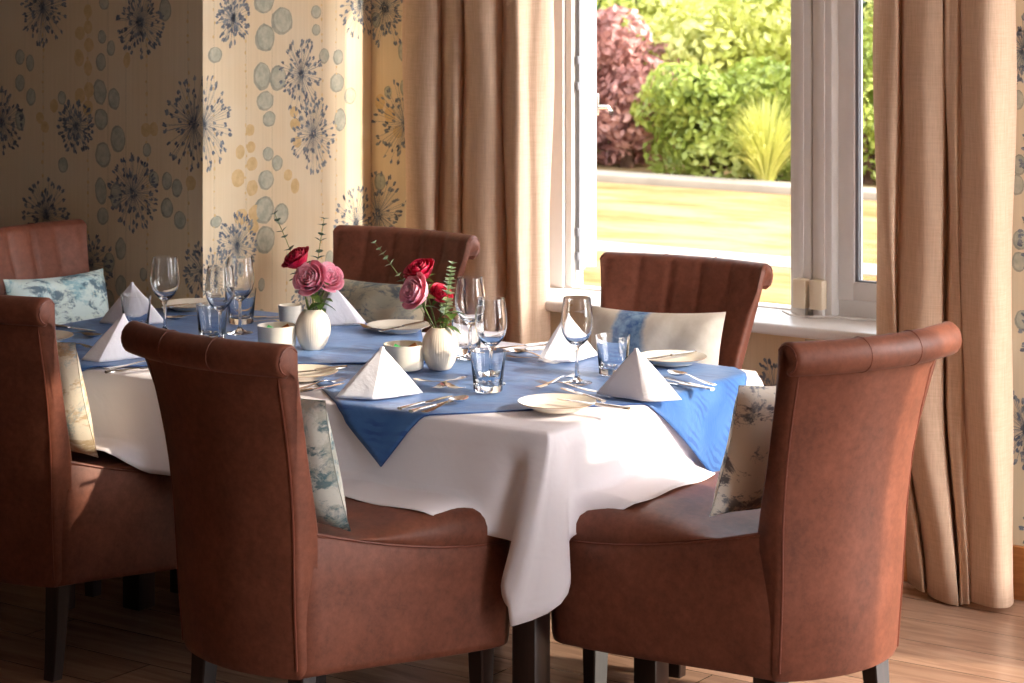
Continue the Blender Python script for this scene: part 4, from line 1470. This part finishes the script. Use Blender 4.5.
cutlery('knife', (296, 394), (332, 387), 'knife right of the nearest left chair on white cloth')
cutlery('knife', (330, 370), (295, 374), 'butter knife on the plate beside the nearest left chair', TOP + 0.016)
cutlery('knife', (248, 319), (290, 318), 'dinner knife left of the left vase by the lit wallpaper')
cutlery('spoon', (250, 323), (285, 324), 'spoon left of the left vase behind the sachet bowl')
cutlery('knife', (168, 308), (214, 303), 'butter knife on the farthest plate by the dark wallpaper', TOP + 0.016)
cutlery('spoon', (215, 318), (174, 320), 'spoon before the farthest plate by the dark wallpaper')
cutlery('fork', (119, 368), (158, 364), 'fork lying before the leftmost bright napkin')
cutlery('knife', (122, 372), (160, 368), 'knife at the table edge before the leftmost bright napkin')
cutlery('knife', (50, 326), (92, 332), 'knife in shade behind the left-cropped chair')
cutlery('spoon', (56, 334), (96, 338), 'spoon in shade left of the bright napkin')
cutlery('fork', (52, 346), (92, 349), 'fork in shade below the left-cropped chair cushion')

# ------------------------------------------------------------------ garden
GZ = -0.28
b = MB(); b.add(*box_vf(-60, 60, 2.25, 16.2, GZ - 0.2, GZ)); structure(b.build('ground_lawn', M['lawn'], smooth=False))
b = MB(); b.add(*box_vf(-60, 60, 16.2, 60, GZ - 0.2, GZ + 0.01)); structure(b.build('ground_border', M['soil'], smooth=False))
def garden(px, py, z=GZ): return at(px, py, z)
KY = garden(690, 188).y
PYY = garden(690, 250).y
b = MB(); b.add(*bev_box(-40, 40, KY, KY + 0.35, GZ - 0.05, GZ + 0.07, 0.02, 2)); tag(b.build('kerb', M['stone']), 'pale stone kerb between the dry lawn and the shrub border', 'kerb')
b = MB(); b.add(*bev_box(-40, 40, PYY - 0.45, PYY, GZ - 0.05, GZ + 0.012, 0.005, 1)); tag(b.build('garden_path', M['stone']), 'pale stone path crossing the dry lawn outside the window', 'path')

LEAFM = {
    'green': mat_leaf('bright_shrub_leaf', srgb(100, 116, 40), srgb(152, 164, 72), srgb(204, 206, 126), 0.35, 1.6),
    'lime': mat_leaf('lime_shrub_leaf', srgb(140, 148, 60), srgb(182, 184, 92), srgb(218, 214, 150), 0.35, 1.6),
    'purple': mat_leaf('purple_shrub_leaf', srgb(120, 76, 72), srgb(172, 122, 112), srgb(216, 172, 156), 0.3, 1.8),
    'dark': mat_leaf('dark_tree_leaf', srgb(40, 60, 24), srgb(84, 110, 44), srgb(150, 168, 80), 0.25, 0.9),
    'grass': mat_leaf('grass_blade', srgb(160, 162, 70), srgb(200, 198, 104), srgb(232, 226, 156), 0.35, 1.5),
}
def shrub(name, centre, radii, n, lsize, mt, label, cat, seed):
    rr = random.Random(seed)
    root = empty(name, (centre[0], centre[1], GZ))
    lumps = [(rr.uniform(-0.6, 0.6), rr.uniform(-0.6, 0.6), lerp(-0.8, 0.7, k / 11), rr.uniform(0.42, 0.62)) for k in range(12)]
    b = MB()
    V = []; F = []
    for i in range(n):
        lx, ly, lz, lr = lumps[rr.randrange(12)]
        while True:
            d = Vector((rr.gauss(0, 1), rr.gauss(0, 1), rr.gauss(0, 1)))
            if d.length > 0.1: break
        d.normalize()
        k = lr * (1 - 0.35 * rr.random() ** 2)
        p = Vector(((lx + d.x * k) * radii[0], (ly + d.y * k) * radii[1], radii[2] * 0.92 + (lz + d.z * k) * radii[2] * 0.85))
        if p.z < 0.02: p.z = rr.uniform(0.02, 0.2)
        u = (d + Vector((rr.uniform(-1, 1), rr.uniform(-1, 1), rr.uniform(-1, 1))) * 0.9).normalized()
        a = u.orthogonal().normalized()
        a = Matrix.Rotation(rr.uniform(0, 6.28), 3, u) @ a
        c = u.cross(a)
        L = lsize * rr.uniform(0.7, 1.4); w = L * 0.3
        q = len(V)
        V += [p - a * L * 0.5, p + c * w + u * w * 0.3, p + a * L * 0.5, p - c * w + u * w * 0.3]
        F += [(q, q + 1, q + 2), (q, q + 2, q + 3)]
    b.v, b.f, b.m = V, [list(f) for f in F], [0] * len(F)
    me = bpy.data.meshes.new('foliage'); me.from_pydata([tuple(x) for x in V], [], F); me.materials.append(mt)
    o = bpy.data.objects.new('foliage', me); link(o, root)
    b = MB()
    for k in range(9):
        lx, ly, lz, lr = lumps[k]
        b.add(*tube_vf(catmull([(rr.uniform(-.05, .05), rr.uniform(-.05, .05), 0), (lx * radii[0] * 0.5, ly * radii[1] * 0.5, radii[2] * 0.5), (lx * radii[0], ly * radii[1], radii[2] * (0.92 + lz * 0.6))], 4), [0.03, 0.028, 0.026, 0.024, 0.02, 0.016, 0.012, 0.009, 0.006], 6))
    b.build('branches', M['bark'], root)
    tag(root, label, cat, 'shrubs in the garden border')
    return root

def gpos(px, extra):  # a spot in the border seen at picture column px, extra metres behind the kerb
    p = on_y(px, 150, KY + extra); return (p.x, p.y)
def sh(name, px, extra, radii, n, ls, mt, label, cat, seed):
    shrub(name, gpos(px, extra), radii, n, ls, LEAFM[mt], label, cat, seed)
sh('purple_shrub', 628, 1.3, (0.80, 0.55, 0.82), 5200, 0.09, 'purple', 'purple-leaved shrub at the left side of the open window view', 'shrub', 1)
sh('leafy_shrub', 712, 0.8, (0.78, 0.55, 0.58), 5200, 0.09, 'green', 'rounded bright green shrub low in the middle of the window view', 'shrub', 2)
sh('leafy_shrub', 745, 2.2, (1.0, 0.7, 0.95), 7000, 0.10, 'lime', 'tall lime green shrub behind the rounded shrub and grass clump', 'shrub', 3)
sh('leafy_shrub', 650, 3.0, (1.0, 0.7, 1.0), 6500, 0.10, 'lime', 'lime green shrub rising behind the purple shrub', 'shrub', 4)
sh('leafy_shrub', 868, 1.2, (0.8, 0.7, 0.95), 6000, 0.07, 'green', 'bright green shrub seen through the narrow right pane', 'shrub', 5)
sh('leafy_shrub', 520, 1.6, (1.0, 0.7, 0.9), 5000, 0.08, 'green', 'green shrub hidden left behind the window frame and curtain', 'shrub', 6)
sh('leafy_shrub', 990, 1.6, (1.0, 0.8, 1.0), 5000, 0.08, 'lime', 'lime green shrub hidden behind the right curtain', 'shrub', 7)
for i, (px, ex, r, s, lab) in enumerate(((470, 5.5, 1.6, 21, 'dark tree beyond the curtain at the left of the garden'), (610, 6.0, 1.5, 22, 'dark tree top above the purple shrub'),
                                    (730, 6.5, 1.6, 23, 'dark tree behind the tall lime shrub'), (850, 6.0, 1.6, 24, 'dark tree behind the window mullion'), (980, 6.2, 1.7, 25, 'dark tree beyond the right curtain'))):
    sh('garden_tree', px, ex, (r, 1.0, 1.75), 7500, 0.13, 'dark', lab, 'tree', s)

# ornamental grass
rr = random.Random(5)
gx, gy = gpos(766, 0.5)
root = empty('ornamental_grass', (gx, gy, GZ))
V = []; F = []
for i in range(520):
    a = rr.uniform(0, 2 * PI); spread = rr.uniform(0.05, 0.62); h = rr.uniform(0.45, 1.0)
    d = Vector((math.cos(a), math.sin(a), 0)); side = Vector((-d.y, d.x, 0))
    w = rr.uniform(0.008, 0.014)
    prev = None
    for k in range(7):
        t = k / 6
        p = d * (0.05 + spread * t ** 1.3) + Vector((0, 0, h * (1.25 * t - 0.62 * t ** 2.6 * (0.5 + spread))))
        ww = w * (1 - t * 0.92)
        q = len(V)
        V += [tuple(p - side * ww), tuple(p + side * ww)]
        if k: F.append((q - 2, q - 1, q + 1, q))
me = bpy.data.meshes.new('blades'); me.from_pydata(V, [], F); me.materials.append(LEAFM['grass'])
link(bpy.data.objects.new('blades', me), root)
tag(root, 'arching pale grass clump at the right of the open window view', 'grass clump')

# ------------------------------------------------------------------ light
sun = bpy.data.lights.new('sun', 'SUN')
sun.energy = 2.9
sun.angle = math.radians(0.9)
sun.color = (1.0, 0.88, 0.70)
so = bpy.data.objects.new('sun', sun); COL.objects.link(so)
az, el = math.radians(14), math.radians(25)
sd = Vector((math.cos(az) * math.cos(el), math.sin(az) * math.cos(el), math.sin(el)))
so.rotation_euler = (sd).to_track_quat('Z', 'Y').to_euler()
so.location = sd * 30

wd = bpy.data.worlds.new('sky'); scene.world = wd
wd.use_nodes = True
wn = wd.node_tree
bg = wn.nodes['Background']
# hazy summer sky: brighter towards the sun
tc = N(wn, 'ShaderNodeTexCoord')
dt = N(wn, 'ShaderNodeVectorMath', operation='DOT_PRODUCT')
wn.links.new(tc.outputs['Generated'], dt.inputs[0]); dt.inputs[1].default_value = tuple(sd)
mx = N(wn, 'ShaderNodeMath', operation='MAXIMUM'); wn.links.new(dt.outputs['Value'], mx.inputs[0]); mx.inputs[1].default_value = 0.0
pwr = N(wn, 'ShaderNodeMath', operation='POWER'); wn.links.new(mx.outputs[0], pwr.inputs[0]); pwr.inputs[1].default_value = 4.0
ma = N(wn, 'ShaderNodeMath', operation='MULTIPLY_ADD'); wn.links.new(pwr.outputs[0], ma.inputs[0]); ma.inputs[1].default_value = 10.5; ma.inputs[2].default_value = 1.8
wn.links.new(ma.outputs[0], bg.inputs['Strength'])
wn.links.new(mixc(wn, pwr.outputs[0], (0.86, 0.92, 1.0, 1), (1.0, 0.965, 0.955, 1)), bg.inputs['Color'])

# ------------------------------------------------------------------ camera, output
cam = bpy.data.cameras.new('camera')
cam.sensor_fit = 'HORIZONTAL'; cam.sensor_width = 36.0
cam.lens = FPX / 1024 * 36.0
cam.shift_y = -(341.5 - HOR) / 1024
cam.clip_end = 300
cam.dof.use_dof = True; cam.dof.focus_distance = 5.9; cam.dof.aperture_fstop = 9.0
co = bpy.data.objects.new('camera', cam); COL.objects.link(co)
co.location = CAM; co.rotation_euler = (PI / 2, 0, TH)
scene.camera = co
vs = scene.view_settings
vs.view_transform = 'Standard'; vs.look = 'None'; vs.exposure = 1.0; vs.gamma = 1.0; vs.use_curve_mapping = False
cy = scene.cycles
cy.use_denoising = True
cy.max_bounces = 12; cy.diffuse_bounces = 5; cy.glossy_bounces = 4; cy.transmission_bounces = 10; cy.transparent_max_bounces = 12
cy.sample_clamp_indirect = 8
